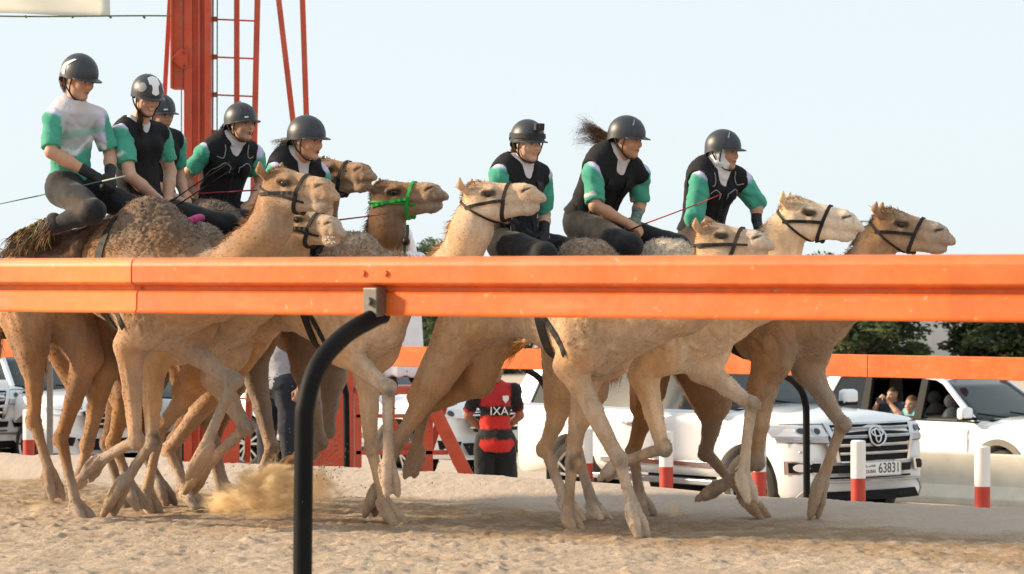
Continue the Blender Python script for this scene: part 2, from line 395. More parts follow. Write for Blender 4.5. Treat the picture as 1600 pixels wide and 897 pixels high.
def rail(name, label, dn, ztop, s_posts, joints, s0, s1, side, zfoot):
    o = empty(name, N_*0+V(0, dn, 0)+T_*s_posts[0]+V(0, 0, zfoot(s_posts[0])), label, 'railing', 'orange running rails')
    inv = np.array(o.location)
    W_ = lambda s_, n_, z: V(0, dn, 0)+T_*s_+N_*n_+V(0, 0, z)-inv
    f = -side                                            # face towards the track is -side... the profile faces both ways alike
    def prof(s_):
        z = ztop
        h = [(-.012, -.200), (-.024, -.199), (-.027, -.193), (-.020, -.187), (-.018, -.125), (-.006, -.116), (-.006, -.104), (-.040, -.094), (-.046, -.087), (-.046, -.030), (-.044, -.018), (-.038, -.008), (-.028, -.002), (-.016, 0)]
        k_ = 1 if side < 0 else -1                       # the stepped side is the side of the posts, the track side is flat
        a = [(x*k_, y) for x, y in h]+[(k_*.020, 0), (k_*.026, -.006), (k_*.026, -.194), (k_*.020, -.200)]
        return [W_(s_, n_, z+q) for n_, q in a]
    cuts = [s0]+joints+[s1]
    for a, b in zip(cuts[:-1], cuts[1:]):
        m_ = MB(); m_.loft([prof(a+.004), prof(b-.004)], True, True); m_.build('rail_beam', 'rail_pale' if a == -6.0 else 'rail_orange', o, bevel=0.0)
    for j in joints: MB().box(W_(j, 0, ztop-.10), (.05, .012, .15), np.stack([T_, N_, V(0, 0, 1)], 1)).build('joint_plate', 'rail_orange', o)
    for s_ in s_posts:
        k = side*.40; zf = zfoot(s_)
        pts = [W_(s_, k, zf-.25), W_(s_, k*1.02, zf+.3), W_(s_, k*1.0, ztop-.62), W_(s_, k*.97, ztop-.48), W_(s_, k*.82, ztop-.36), W_(s_, k*.5, ztop-.265), W_(s_, k*.12, ztop-.207), W_(s_, 0, ztop-.195)]
        MB().tube(smooth_pts(pts, 6), .032, 14).build('post', 'post_black', o, smooth=True, auto=1.0)
        b_ = MB().box(W_(s_, side*.045, ztop-.155), (.062, .05, .10), np.stack([T_, N_, V(0, 0, 1)], 1)).build('bracket', 'galvanised', o, bevel=.004)
        MB().tube([W_(s_, side*.06, ztop-.15), W_(s_, side*.085, ztop-.15)], .014, 6).build('bolt', 'galvanised', b_)
        for q in (-.05, .05): MB().tube([W_(s_+q, side*.045, ztop-.055), W_(s_+q, side*.054, ztop-.055)], .011, 6).build('bolt', 'rail_orange', o)
    return o
gz1 = lambda n_, y0: (lambda s_: float(ground_z(np.array([(V(0, y0, 0)+T_*s_+N_*n_)[0]]), np.array([(V(0, y0, 0)+T_*s_+N_*n_)[1]]))[0]))
rail('running_rail', 'blurred orange rail with black curved post crossing the whole picture in the foreground', 10.95, CAMH+.058, [-.56, 2.34, -3.46], [-1.72, 3.6], -6.0, 5.5, -1, gz1(-.4, 10.95))
rail('running_rail', 'orange rail on black posts on the far side of the track, behind the camels', 32.0, CAMH-.715, [-2.48, .14, 3.12, 6.1, -5.3, -8.2, -11.1], [-7.6, -1.75, 4.05, 9.9], -14, 14, 1, gz1(.4, 32.0))
# ------------------------------------------------------------------ camels
mat('camel_hide', (.45,.31,.19), rough=0.9, attr=True, var=0.12, scale=5, var2=0.07, scale2=95, bump=0.3, bscale=170, spec=0.15, sheen=0.25)
mat('hair_strands', (.3,.2,.12), rough=0.7, attr=True, spec=0.2)
mat('eye_wet', (.012,.008,.006), rough=0.08, spec=0.6)
mat('strap_black', (.012,.012,.013), rough=0.7, var=0.3, scale=30, spec=0.3, dust=0.12)
mat('strap_green', (.02,.36,.05), rough=0.6, var=0.2, scale=60, spec=0.3)
mat('blanket_black', (.009,.009,.011), rough=0.95, bump=0.6, bscale=60, spec=0.1)
mat('blanket_brown', (.10,.055,.035), rough=0.95, var=0.4, scale=25, bump=0.6, bscale=50, spec=0.1)
mat('cord_pink', (.55,.06,.22), rough=0.8); mat('cord_teal', (.03,.42,.30), rough=0.8); mat('cord_red', (.6,.02,.06), rough=0.8)

class Frame:                             # the upright middle plane of an animal or rider
    def __init__(s, u, v, d, th):
        s.th = math.radians(th); s.h = V(math.cos(s.th), -math.sin(s.th), 0); s.L = V(math.sin(s.th), math.cos(s.th), 0)
        a = at(u, v, d); s.o = V(a[0], a[1], 0); s.H = a[2]
    def loc(s, u, v, lat=0.0):
        r = V((u-800)/F, 1, -(v-428)/F); c = V(0, 0, CAMH)
        d = (lat+(s.o-c)@s.L)/(r@s.L); p = c+d*r-s.o
        return V(p@s.h, p@s.L, p[2])

def strands(name, roots, dirs, length, wid, cols, parent, droop=0.3, jit=0.35, m='hair_strands', k=4):
    n = len(roots); r = np.asarray(roots, float); d = np.asarray(dirs, float)
    d = d+jit*rng.randn(n, 3); d /= np.linalg.norm(d, axis=1)[:, None]
    Ls = np.asarray(length)*(0.6+0.6*rng.rand(n)); side = np.cross(d, rng.randn(n, 3)); side /= np.linalg.norm(side, axis=1)[:, None]
    P = []
    for q in range(k):
        t = q/(k-1); c = r+d*(Ls*t)[:, None]; c[:, 2] -= droop*Ls*t*t
        c += 0.12*(Ls*t)[:, None]*rng.randn(n, 3)*(0.6 if q else 0)
        wv = wid*(1-0.85*t); P += [c-side*wv, c+side*wv]
    P = np.stack(P, 1).reshape(-1, 3)
    b = np.arange(n)[:, None]*(2*k)
    Q = np.concatenate([b+np.array([2*q, 2*q+1, 2*q+3, 2*q+2]) for q in range(k-1)])
    c = np.repeat(np.asarray(cols)*(0.75+0.5*rng.rand(n, 1)), 2*k, axis=0)
    return tag(link(name, mesh_np(name, P, Q, c, smooth=False), m, parent), kind='stuff')

def band(fd, c, ax1, ax2, width, off, nrm, n=40, a0=0.0, a1=2*math.pi, thick=0.006, rmax=0.6, mb=None):
    """a strap lying on the skin: ring in the plane (ax1, ax2) round c"""
    c = np.array(c, float); ax1 = np.array(ax1, float); ax2 = np.array(ax2, float); nrm = np.array(nrm, float)
    closed = abs(a1-a0-2*math.pi) < 1e-6
    an = np.linspace(a0, a1, n, endpoint=not closed); dirs = np.cos(an)[:, None]*ax1+np.sin(an)[:, None]*ax2
    P = []
    for sgn in (-1, 1):
        P.append(fd.cast(c+nrm*sgn*width/2, dirs, off, rmax))
    for q in range(2):                   # even the strap out
        for _ in range(2):
            p = P[q]; P[q] = 0.5*p+0.25*(np.roll(p, 1, 0)+np.roll(p, -1, 0)) if closed else np.concatenate([p[:1], 0.5*p[1:-1]+0.25*(p[2:]+p[:-2]), p[-1:]])
    rings = [[P[0][i], P[1][i], P[1][i]+dirs[i]*thick, P[0][i]+dirs[i]*thick] for i in range(len(an))]
    if closed: rings.append(rings[0])
    mb = mb or MB(); mb.loft(rings, closed=True); return mb
def vertex_normals(P, Q):
    fn = np.cross(P[Q[:, 2]]-P[Q[:, 0]], P[Q[:, 3]]-P[Q[:, 1]]); N = np.zeros_like(P); ix = Q.ravel(); w_ = np.repeat(fn, 4, axis=0)
    for a in range(3): N[:, a] = np.bincount(ix, weights=w_[:, a], minlength=len(P))
    return N/(np.linalg.norm(N, axis=1)[:, None]+1e-12)
def rotm(f, up):
    f = np.array(f, float); f /= np.linalg.norm(f); up = np.array(up, float); y = np.cross(up, f); y /= np.linalg.norm(y); z = np.cross(f, y)
    return np.stack([f, y, z], 1)        # columns: forward, left, up
CAMELS = {}
def camel(key, hump, th, legs, neck, poll, nose, col, label, nose_lat=0.0, wool=1.0, halter='a', strap='strap_black', wool_col=None, voxel=0.008, rl=1.0, fl=.62, shade=1.0, tail=(.30,.19,.10), tail_out=0.0):
    fr = Frame(*hump, th); H = fr.H; s = H/1.76
    root = empty('camel', fr.o, label, 'camel', 'racing camels', rz=-fr.th)
    T = lambda x, y, z: V(x*s*(rl if x < -.2 else (fl if x > 0 else 1.0)), y*s, z*s)
    J = {}
    for k, pts in legs.items():
        sg = -1 if k[0] == 'n' else 1
        J[k] = [fr.loc(u, v, sg*l) for (u, v), l in zip(pts, (.15, .14, .13, .13))]
    NK = [(fr.loc(u, v, 0), r) for u, v, r in neck]
    pl = fr.loc(*poll, 0); ns = fr.loc(*nose, nose_lat)
    Rh = rotm(ns-pl, (0, 0, 1)); hs = np.linalg.norm(ns-pl)/0.465
    hp = lambda x, y, z: pl+Rh @ (V(x, y, z)*hs)
    allp = np.array([p for k in J for p in J[k]]+[p for p, _ in NK]+[pl, hp(.5, 0, 0), hp(0, 0, .2), T(-1.25, -.32, 1), T(.6, .32, H/s)])
    fd = Field(allp.min(0)-[.16, .17, .10], allp.max(0)+[.16, .17, .12], voxel)
    # trunk
    tr = [(-1.02, 1.22, .14), (-.82, 1.32, .195), (-.50, 1.355, .185), (-.20, 1.315, .22), (.12, 1.265, .265), (.34, 1.265, .225), (.44, 1.265, .17)]
    fd.chain([T(x, 0, z) for x, z, r in tr], [r*s for x, z, r in tr], 0.05, 1.0)
    for sg in (-1, 1):                                       # hollow behind the ribs, point of the hip, shoulder blade edge
        fd.ell(T(-.62, sg*.24, 1.24), (.15*s, .07*s, .13*s), .08, op='sub'); fd.ell(T(-.80, sg*.15, 1.47), (.07*s, .05*s, .05*s), .06)
    fd.ell(T(-.02, 0, 1.42), (.42*s, .20*s, .26*s), 0.12)           # hump
    fd.ell(T(.0, 0, 1.60), (.20*s, .115*s, H-1.60*s), 0.10)
    fd.cap(T(-.12, 0, 1.13), T(.14, 0, 1.05), .11*s, .10*s, 0.1)      # brisket
    fd.ell(T(.08, 0, 1.00), (.11*s, .08*s, .06*s), 0.05)
    fd.cap(T(.40, 0, 1.27), NK[0][0], .21*s, NK[0][1], 0.10, 1.1)
    fd.chain([p for p, _ in NK], [r for _, r in NK], 0.05, 1.22)
    fd.cap(NK[-1][0], hp(.03, 0, -.03), NK[-1][1], .085*hs, 0.06, 1.1)
    # shoulders and haunches
    for k in J:
        sg = -1 if k[0] == 'n' else 1
        P = J[k]
        if k[1] == 'f':
            sh = T(.34, sg*.15, 1.30); el, ca, fe, to = P
            fd.cap(sh, el, .115*s, .095, 0.07)
            fd.ell((sh+el)/2+V(.03, sg*.02, 0), (.14*s, .075*s, .19*s), 0.07)
            m1 = el*.5+ca*.5
            fd.chain([el, m1, ca], [.092, .055, .039], 0.03)
            fdir = ca-el; fdir /= np.linalg.norm(fdir); fr_ = np.cross(fdir, V(0, 1, 0)); fr_ *= np.sign(fr_[0]+1e-6)*1.0
            fd.cap(el*.5+ca*.5-fr_*.016, ca-fr_*.012-fdir*.05, .042, .030, 0.02)
            fd.ell(ca+fr_*.010, (.049, .051, .062), 0.016, rotm(fr_, fdir) if abs(fr_@fdir) < .9 else None)
            fd.chain([ca, ca*.45+fe*.55, fe], [.040, .0265, .037], 0.016)
            fd.cap(el*.72+ca*.28+V(0, sg*.088, 0)-fr_*.012, el*.15+ca*.85+V(0, sg*.050, 0)-fr_*.012, .020, .013, .03, op='sub')
            fd.cap(el*.65+ca*.35+V(0, -sg*.085, 0)-fr_*.02, el*.15+ca*.85+V(0, -sg*.056, 0)-fr_*.015, .020, .014, .03, op='sub')
            tb = ca*.3+fe*.7; n_ = fe-ca; n_ /= np.linalg.norm(n_)
            back = np.cross(n_, V(0, 1, 0)); back *= -np.sign(back[0]+1e-6)
            fd.cap(ca*.75+fe*.25+back*.022, fe+back*.018, .016, .020, 0.010)     # tendon
        else:
            hip = T(-.86, sg*.12, 1.30); st, ho, fe, to = P
            fd.cap(hip, st, .180*s, .098, 0.08)
            fd.cap(T(-1.0, sg*.10, 1.20), st*.6+ho*.4+V(-.04, 0, .05), .115*s, .055, 0.06)
            m1 = st*.45+ho*.55
            fd.chain([st, m1, ho], [.090, .052, .038], 0.03)
            g = ho-st; g /= np.linalg.norm(g); bk = np.cross(g, V(0, 1, 0)); bk *= -np.sign(bk[0]+1e-6)
            fd.cap(m1+bk*.036, ho+bk*.030, .022, .020, 0.014)                 # hamstring tendon
            fd.ell(ho+bk*.016, (.048, .042, .064), 0.016, rotm(bk, g) if abs(bk@g) < .9 else None)
            fd.chain([ho, ho*.45+fe*.55, fe], [.041, .027, .037], 0.016)
            fd.cap(hip*.5+st*.5+V(-.13, sg*.15, -.02), st*.35+ho*.65+V(-.030, sg*.066, 0), .03, .016, .04, op='sub')
            fd.cap(st*.7+ho*.3+V(.0, sg*.098, 0), st*.2+ho*.8+bk*.012+V(0, sg*.056, 0), .020, .014, .03, op='sub')
            fd.ell(st+V(.045, sg*.025, .02), (.045, .05, .065), .025)
            n_ = fe-ho; n_ /= np.linalg.norm(n_)
            back = np.cross(n_, V(0, 1, 0)); back *= -np.sign(back[0]+1e-6)
            fd.cap(ho*.75+fe*.25+back*.021, fe+back*.018, .016, .020, 0.010)
        # foot: two toes on a broad pad
        td = to-fe; tl = np.linalg.norm(td); td /= tl
        yv = np.cross(V(0, 0, 1), td); yv = yv/(np.linalg.norm(yv)+1e-6); yv = yv if abs(yv[1]) > .5 else V(0, 1, 0)
        yv = yv-td*(yv@td); yv /= np.linalg.norm(yv); dn = np.cross(td, yv)
        if dn @ (fe-P[2-1]) < 0: dn = -dn
        for q in (-1, 1):
            a_ = fe+yv*q*.018; b_ = fe+td*(tl*.62)+yv*q*.040+dn*.012; c_ = fe+td*tl*.98+yv*q*.048+dn*.018
            fd.chain([a_, b_, c_], [.031, .032, .023], 0.010)
            fd.cap(c_-td*.008, c_+td*.022, .018, .012, 0.008)
        fd.ell(fe+td*tl*.42+dn*.034, (max(.088, tl*.62), .072, .018), 0.010, np.stack([td, yv, dn], 1))
    # flank hollow, loin and belly folds
    # head
    hr = lambda *r: tuple(np.array(r)*hs)
    fd.ell(hp(.075, 0, .012), hr(.115, .082, .085), 0.05, Rh)
    fd.ell(hp(.055, 0, .06), hr(.06, .05, .04), 0.04, Rh)
    fd.cap(hp(.14, 0, .012), hp(.36, 0, -.004), .074*hs, .055*hs, 0.04, 1.12)
    for q in (-1, 1):
        fd.cap(hp(.045, q*.045, -.085), hp(.19, q*.030, -.105), .068*hs, .052*hs, 0.035)
        fd.ell(hp(.148, q*.062, .032), hr(.050, .030, .036), 0.025, Rh)       # orbit
        fd.cap(hp(.17, q*.052, -.03), hp(.30, q*.036, -.045), .034*hs, .03*hs, 0.03)
        fd.ell(hp(.385, q*.030, .004), hr(.055, .030, .034), 0.02, Rh)       # nostril wing
        fd.cap(hp(.43, q*.017, -.052), hp(.478, q*.014, -.064), .036*hs, .026*hs, 0.012)   # cleft upper lip
        # ear
        e0 = hp(.000, q*.072, .050); e1 = hp(-.028, q*.096, .092); e2 = hp(-.022, q*.104, .138)
        fd.cap(e0, e1, .022*hs, .025*hs, 0.015); fd.cap(e1, e2, .024*hs, .009*hs, 0.006)
        fd.cap(hp(-.004, q*.114, .075), hp(-.010, q*.116, .122), .013*hs, .006*hs, 0.006, op='sub')
    fd.cap(hp(.14, 0, -.098), hp(.36, 0, -.108), .062*hs, .040*hs, 0.03)      # lower jaw
    fd.ell(hp(.385, 0, -.042), hr(.085, .062, .056), 0.03, Rh)
    fd.ell(hp(.385, 0, -.122), hr(.062, .046, .036), 0.02, Rh)               # lower lip
    fd.ell(hp(.425, 0, -.116), hr(.030, .036, .026), 0.012, Rh)
    for q in (-1, 1):
        fd.cap(hp(.495, q*.034, -.094), hp(.36, q*.070, -.088), .010*hs, .010*hs, 0.008, op='sub')
        fd.cap(hp(.36, q*.070, -.088), hp(.29, q*.068, -.104), .009*hs, .006*hs, 0.008, op='sub')
        fd.cap(hp(.368, q*.064, -.006), hp(.425, q*.054, .014), .008*hs, .006*hs, 0.008, op='sub')   # nostril slit
        fd.ell(hp(.150, q*.096, .014), hr(.032, .016, .023), 0.010, Rh, op='sub')
        fd.cap(hp(.105, q*.086, .030), hp(.180, q*.082, .038), .015*hs, .013*hs, 0.012)               # brow lid
    # wool and folds
    hc = T(0, 0, 1.5); nk = [p for p, _ in NK]; npath = [T(.45, 0, 1.3)]+nk+[pl]
    def wool_mask(P):
        m = sstep(1.34*s, 1.55*s, P[:, 2])*sstep(.62*s, .30*s, np.abs(P[:, 0]))
        for i in range(len(npath)-1):
            d, t = seg_dist(P, npath[i]+V(-.06, 0, .06), npath[i+1]+V(-.09, 0, .05)); m = np.maximum(m, 0.35*sstep(.14, .07, d))
        d, _ = seg_dist(P, T(.20, -.2, 1.15), T(.36, -.2, 1.35)); m = np.maximum(m, .45*sstep(.18, .08, d))
        return m
    def disp(P):
        m = wool_mask(P)*wool
        n1 = np.abs(noise3(P[:, 0]*44, P[:, 1]*44, P[:, 2]*44)); n2 = noise3(P[:, 0]*68, P[:, 1]*68, P[:, 2]*68)
        low = fbm(P[:, 0]*9, P[:, 1]*9, P[:, 2]*9, 2)
        fold = np.abs(noise3(P[:, 0]*14+P[:, 2]*9, P[:, 1]*14, P[:, 2]*5))
        hq = (P-pl) @ Rh/hs; mz = sstep(.22, .34, hq[:, 0])*(np.linalg.norm(hq[:, 1:]-[0, -.05], axis=1) < .14)
        muz = mz*(.0035*fbm(hq[:, 0]*30, hq[:, 1]*30, hq[:, 2]*30, 2)-.004*sstep(.16, 0, np.abs(noise3(hq[:, 0]*16+hq[:, 2]*22, hq[:, 1]*6, hq[:, 2]*16-hq[:, 0]*8))))
        trunk = sstep(1.0*s, 1.1*s, P[:, 2])*sstep(.8, .5, P[:, 0])
        rib = np.sin(P[:, 0]*48+P[:, 2]*10)*sstep(-.35*s, -.2*s, P[:, 0])*sstep(.25*s, .1*s, P[:, 0])*sstep(1.0*s, 1.1*s, P[:, 2])*sstep(1.42*s, 1.3*s, P[:, 2])
        legn = noise3(P[:, 0]*40, P[:, 1]*40, P[:, 2]*12)*(P[:, 2] < 1.0*s)
        knob = 0
        for k in J:
            dj = np.linalg.norm(P-J[k][1], axis=1); knob = knob+sstep(.11, .05, dj)
        wrk = knob*(.0028*fbm(P[:, 0]*30, P[:, 1]*30, P[:, 2]*34, 2)-.0035*sstep(.15, 0, np.abs(noise3(P[:, 0]*14, P[:, 1]*14, P[:, 2]*42))))
        return m*(0.0095*(1-n1*1.7)+0.004*n2)+0.008*low*trunk-0.007*sstep(.20, 0, fold)*trunk+0.003*rib+0.0012*legn+wrk+muz
    fd.displace(disp, 0.03)
    P, Q = fd.mesh(1)
    # natural colouring
    base = np.array(col)*np.array((1.03, .805, .565))*shade; C = np.tile(base, (len(P), 1))
    wm = wool_mask(P); wc = np.array(wool_col if wool_col is not None else base*.72)*np.array((1.0, .84, .66))*shade
    curl = 0.58+.8*np.abs(noise3(P[:, 0]*44, P[:, 1]*44, P[:, 2]*44))
    C = mixc(C, wc, np.clip(wm*1.1, 0, 1)*.85); C *= (1-(1-curl)[:, None]*wm[:, None]*0.7)
    C = mixc(C, base*1.18+.03, sstep(1.2*s, .95*s, P[:, 2])*.5*(P[:, 2] > .6))
    C = mixc(C, np.array((.36, .29, .225)), sstep(.45, .08, P[:, 2])*.45)                   # dust on the feet
    hl = (P-pl) @ Rh/hs
    inh = (hl[:, 0] > .0) & (np.linalg.norm(hl[:, 1:], axis=1) < .22)
    pale = base*.75+np.array((.16, .135, .108))
    C = mixc(C, pale, sstep(.20, .38, hl[:, 0])*inh*.75)
    C = mixc(C, pale, sstep(-.03, -.10, hl[:, 2])*inh*.35)
    hn = fbm(P[:, 0]*16, P[:, 1]*16, P[:, 2]*16, 3)
    C = mixc(C, base*.55, sstep(.135, .06, np.linalg.norm((hl-[.06, 0, .075])*[.8, 1, 1], axis=1)+.02*hn)*.9*inh)
    C = mixc(C, base*np.array((1.25, 1.12, .95)), sstep(.09, .04, np.linalg.norm((hl-[.10, 0, -.11])*[.8, .6, 1], axis=1))*.6*inh)
    for q in (-1, 1): C = mixc(C, base*.5, sstep(.055, .02, np.linalg.norm(hl-[.205, q*.07, -.005], axis=1))*.45*inh)
    C = mixc(C, base*.62, sstep(.015, .0, np.abs(hl[:, 2]+.005+.12*(hl[:, 0]-.3)))*sstep(.22, .30, hl[:, 0])*sstep(.42, .34, hl[:, 0])*.45*inh)
    dk = np.array((.045, .03, .022))
    for q in (-1, 1):
        for a, b, r, f, cc in (((.495, q*.034, -.094), (.36, q*.068, -.088), .012, .95, dk*1.4), ((.36, q*.068, -.088), (.28, q*.066, -.106), .010, .8, dk*1.8),
                           ((.370, q*.063, -.006), (.425, q*.054, .014), .0105, 1.0, dk*.7), ((.125, q*.085, .022), (.178, q*.082, .012), .027, .92, dk*1.3),
                           ((-.008, q*.112, .07), (-.012, q*.112, .12), .020, .5, dk*3)):
            d, _ = seg_dist(hl, a, b); C = mixc(C, cc, f*sstep(r*1.35, r*.55, d)*inh)
    for k in J:
        for j, r, f in ((1, .085, .62), (0, .11, .45), (2, .05, .30)):
            if k[1] == 'f' and j == 0: continue
            d = np.linalg.norm(P-J[k][j]-V(.03 if j == 1 else 0, 0, 0), axis=1); nn = fbm(P[:, 0]*22, P[:, 1]*22, P[:, 2]*22, 3)
            C = mixc(C, np.array((.10, .068, .048)), f*sstep(r, r*.5, d)*np.clip(.75+.8*nn, 0, 1.4))
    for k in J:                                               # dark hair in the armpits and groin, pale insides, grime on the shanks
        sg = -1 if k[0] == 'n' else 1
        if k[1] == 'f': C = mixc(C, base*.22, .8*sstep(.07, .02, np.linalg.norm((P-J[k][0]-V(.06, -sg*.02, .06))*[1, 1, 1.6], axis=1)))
        d, t_ = seg_dist(P, J[k][1], J[k][2]); nn = fbm(P[:, 0]*9, P[:, 1]*9, P[:, 2]*5, 3); C = mixc(C, np.array((.34, .275, .21)), sstep(.08, .05, d)*np.clip(.3+.9*nn, 0, .7))
    st_ = noise3(P[:, 0]*55, P[:, 1]*55, P[:, 2]*9); C *= (1+.17*st_)[:, None]
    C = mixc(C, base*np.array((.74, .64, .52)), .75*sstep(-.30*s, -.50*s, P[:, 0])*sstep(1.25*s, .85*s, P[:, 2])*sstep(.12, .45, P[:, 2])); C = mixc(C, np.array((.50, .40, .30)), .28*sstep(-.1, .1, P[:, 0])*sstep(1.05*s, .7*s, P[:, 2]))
    nn = fbm(P[:, 0]*3.5, P[:, 1]*3.5, P[:, 2]*3.5, 3); C *= (1+.20*nn)[:, None]
    gr = np.clip(fbm(P[:, 0]*2.2+5, P[:, 1]*2.2, P[:, 2]*2.2, 3), -1, 1); C = mixc(C, C.mean(1)[:, None]*np.array((1.08, 1.0, .9)), np.clip(.25+.5*gr, 0, .6))
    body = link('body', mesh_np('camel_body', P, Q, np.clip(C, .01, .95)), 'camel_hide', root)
    for q in (-1, 1):
        MB().sphere(hp(.150, q*.074, .012), np.array((.031, .020, .025))*hs, 14, 10, Rh).build('eye', 'eye_wet', root, smooth=True)
    # lashes, mane, hump fringe, tail
    n = 700; t = rng.rand(n)*(len(npath)-1.001); i = t.astype(int); f = t-i; NP = np.array(npath); mid = NP[i]*(1-f)[:, None]+NP[i+1]*f[:, None]
    tang = NP[i+1]-NP[i]; tang /= np.linalg.norm(tang, axis=1)[:, None]
    upv = np.stack([-tang[:, 2], np.zeros(n), tang[:, 0]], 1); upv *= np.where(upv[:, 0] > 0.2, -1, 1)[:, None]; upv[:, 1] += rng.randn(n)*.35
    upv /= np.linalg.norm(upv, axis=1)[:, None]
    rt = np.array([fd.cast(m_, u_[None], -.004, .35)[0] for m_, u_ in zip(mid, upv)])
    keep = i >= 1
    strands('mane', rt[keep], (upv-tang*.8)[keep], .055, .0028, np.tile(wc*.9, (keep.sum(), 1)), root, .2, .35)
    n = 420; c0 = np.array([hp(a, b, c) for a, b, c in zip(rng.uniform(-.05, .09, n), rng.uniform(-.05, .05, n), np.full(n, .0))]); d0 = np.tile(Rh @ V(-.25, 0, 1), (n, 1))+.3*rng.randn(n, 3); d0 /= np.linalg.norm(d0, axis=1)[:, None]
    rt = np.array([fd.cast(m_, u_[None], -.003, .3)[0] for m_, u_ in zip(c0, d0)]); strands('forelock', rt, d0-Rh[:, 0]*.9, .026, .0022, np.tile(base*.55, (n, 1)), root, .1, .3)
    ok = np.flatnonzero(((P-pl) @ Rh)[:, 0] > -.02); ok = rng.choice(ok, 4500); nr = vertex_normals(P, Q)[ok]; fl_ = np.tile(-Rh[:, 0], (4500, 1)); dr = fl_-nr*(fl_*nr).sum(1)[:, None]+nr*.10
    strands('face_coat', P[ok], dr, .010, .0015, C[ok]*(.7+.6*rng.rand(4500, 1)), root, .0, .12, k=2)
    ok = np.flatnonzero((wm > .55) & (P[:, 2] > 1.4*s)); ok = rng.choice(ok, min(3200, len(ok)), replace=False)
    nd = P[ok]-T(0, 0, 1.38); nd /= np.linalg.norm(nd, axis=1)[:, None]
    strands('hump_wool', P[ok]-nd*.004, nd, .024, .0030, C[ok]*.98, root, .1, .8)
    tb = T(-1.12, 0, 1.22); to_ = tail_out
    tp = [tb, tb+V(-.08-.05*to_, 0, -.06+.02*to_), tb+V(-.11-.12*to_, .0, -.20+.10*to_), tb+V(-.13-.18*to_, .0, -.28+.12*to_)]
    MB().tube(smooth_pts(tp, 4), [.035]*5+[.028]*4+[.018]*4, 8).build('tail', 'camel_hide', root, smooth=True)
    tl = root.children[-1]; a = tl.data.attributes.new('Col', 'FLOAT_COLOR', 'POINT'); a.data.foreach_set('color', np.tile(np.append(base*.9, 1), len(tl.data.vertices)).astype(np.float32))
    n = 260 if not tail_out else 480; tt = rng.rand(n); r0 = np.array(tp[2])*(1-tt)[:, None]+np.array(tp[3])*tt[:, None]
    strands('tail_tuft', r0+rng.randn(n, 3)*.008, np.tile([-.25-.9*tail_out, 0, -.9+.6*tail_out], (n, 1)), .17, .0035, np.tile(tail, (n, 1)), root, .1, .22)
    # halter: nose band, cheek strap, throat strap
    if halter:
        X, Y, Z = Rh[:, 0], Rh[:, 1], Rh[:, 2]
        tilt = X*.28+Z*.96; nrm = X*.96-Z*.28
        hw = .016 if halter == 'b' else .020
        hm = band(fd, hp(.245, 0, -.04), tilt, Y, hw, .004, nrm, rmax=.25)
        hobj = hm.build('halter', strap, root, smooth=False)
        # cheek strap: from the nose band back under the eye round the nape
        for q in (-1, 1):
            ts = np.linspace(0, 1, 14); line = np.array([(.235-.25*x, 0, -.045+.01*x-.02*x*x) for x in ts])
            pts = [fd.cast(hp(l[0], 0, l[2]), (Y*q)[None], .005, .3)[0] for l in line]
            rings = [[p-Z*.010, p+Z*.010, p+Z*.010+Y*q*.006, p-Z*.010+Y*q*.006] for p in pts]
            MB().loft(rings, True, True).build('cheek_strap', strap, hobj)
        ax = npath[-2]-pl; ax /= np.linalg.norm(ax); c0 = pl*.72+npath[-2]*.28; b2 = np.cross(ax, Y); b2 /= np.linalg.norm(b2); y2 = np.cross(b2, ax)
        tx = ax*.85+b2*.5*np.sign(-b2[0]); tx /= np.linalg.norm(tx); b3 = np.cross(tx, y2)
        band(fd, c0, b3, y2, .013, .004, tx, rmax=.35).build('throat_strap', strap, hobj)
        jb = hp(.235, 0, -.16)
        MB().sphere(jb, .018, 8, 6).build('knot', strap, hobj, smooth=True)
    # girth straps
    band(fd, T(-.17, 0, 1.28), (0, 0, 1), (0, 1, 0), .065, .004, V(.98, 0, .12), 48, rmax=.6).build('girth', 'strap_black', root)
    if key in ('C1', 'C5', 'C6'):
        pts = [fd.cast(T(-.15+.20*x, 0, 1.30-.24*x), V(0, -1, 0)[None], .006, .5)[0] for x in np.linspace(0, 1, 12)]
        MB().loft([[p-V(.010, 0, .012), p+V(.010, 0, .012), p+V(.010, -.006, .012), p-V(.010, .006, .012)] for p in pts], True, True).build('breast_strap', 'strap_black', root)
    # short coat lying along the body
    n = 20000; cand = np.flatnonzero(~(((P-pl) @ Rh)[:, 0] > -.02)); ok = rng.choice(cand, n); nr = vertex_normals(P, Q)[ok]; fl = np.tile([-.6, 0, -.8], (n, 1))
    fl[P[ok, 2] > 1.3*s] = [-.9, 0, -.25]; dr = fl-nr*(fl*nr).sum(1)[:, None]+nr*.14
    strands('coat', P[ok], dr, .015, .0019, C[ok]*(.72+.6*rng.rand(n, 1)), root, .0, .12, k=2)
    CAMELS[key] = dict(fr=fr, s=s, fd=fd, root=root, T=T, hp=hp, Rh=Rh, hs=hs, pl=pl)
    return root
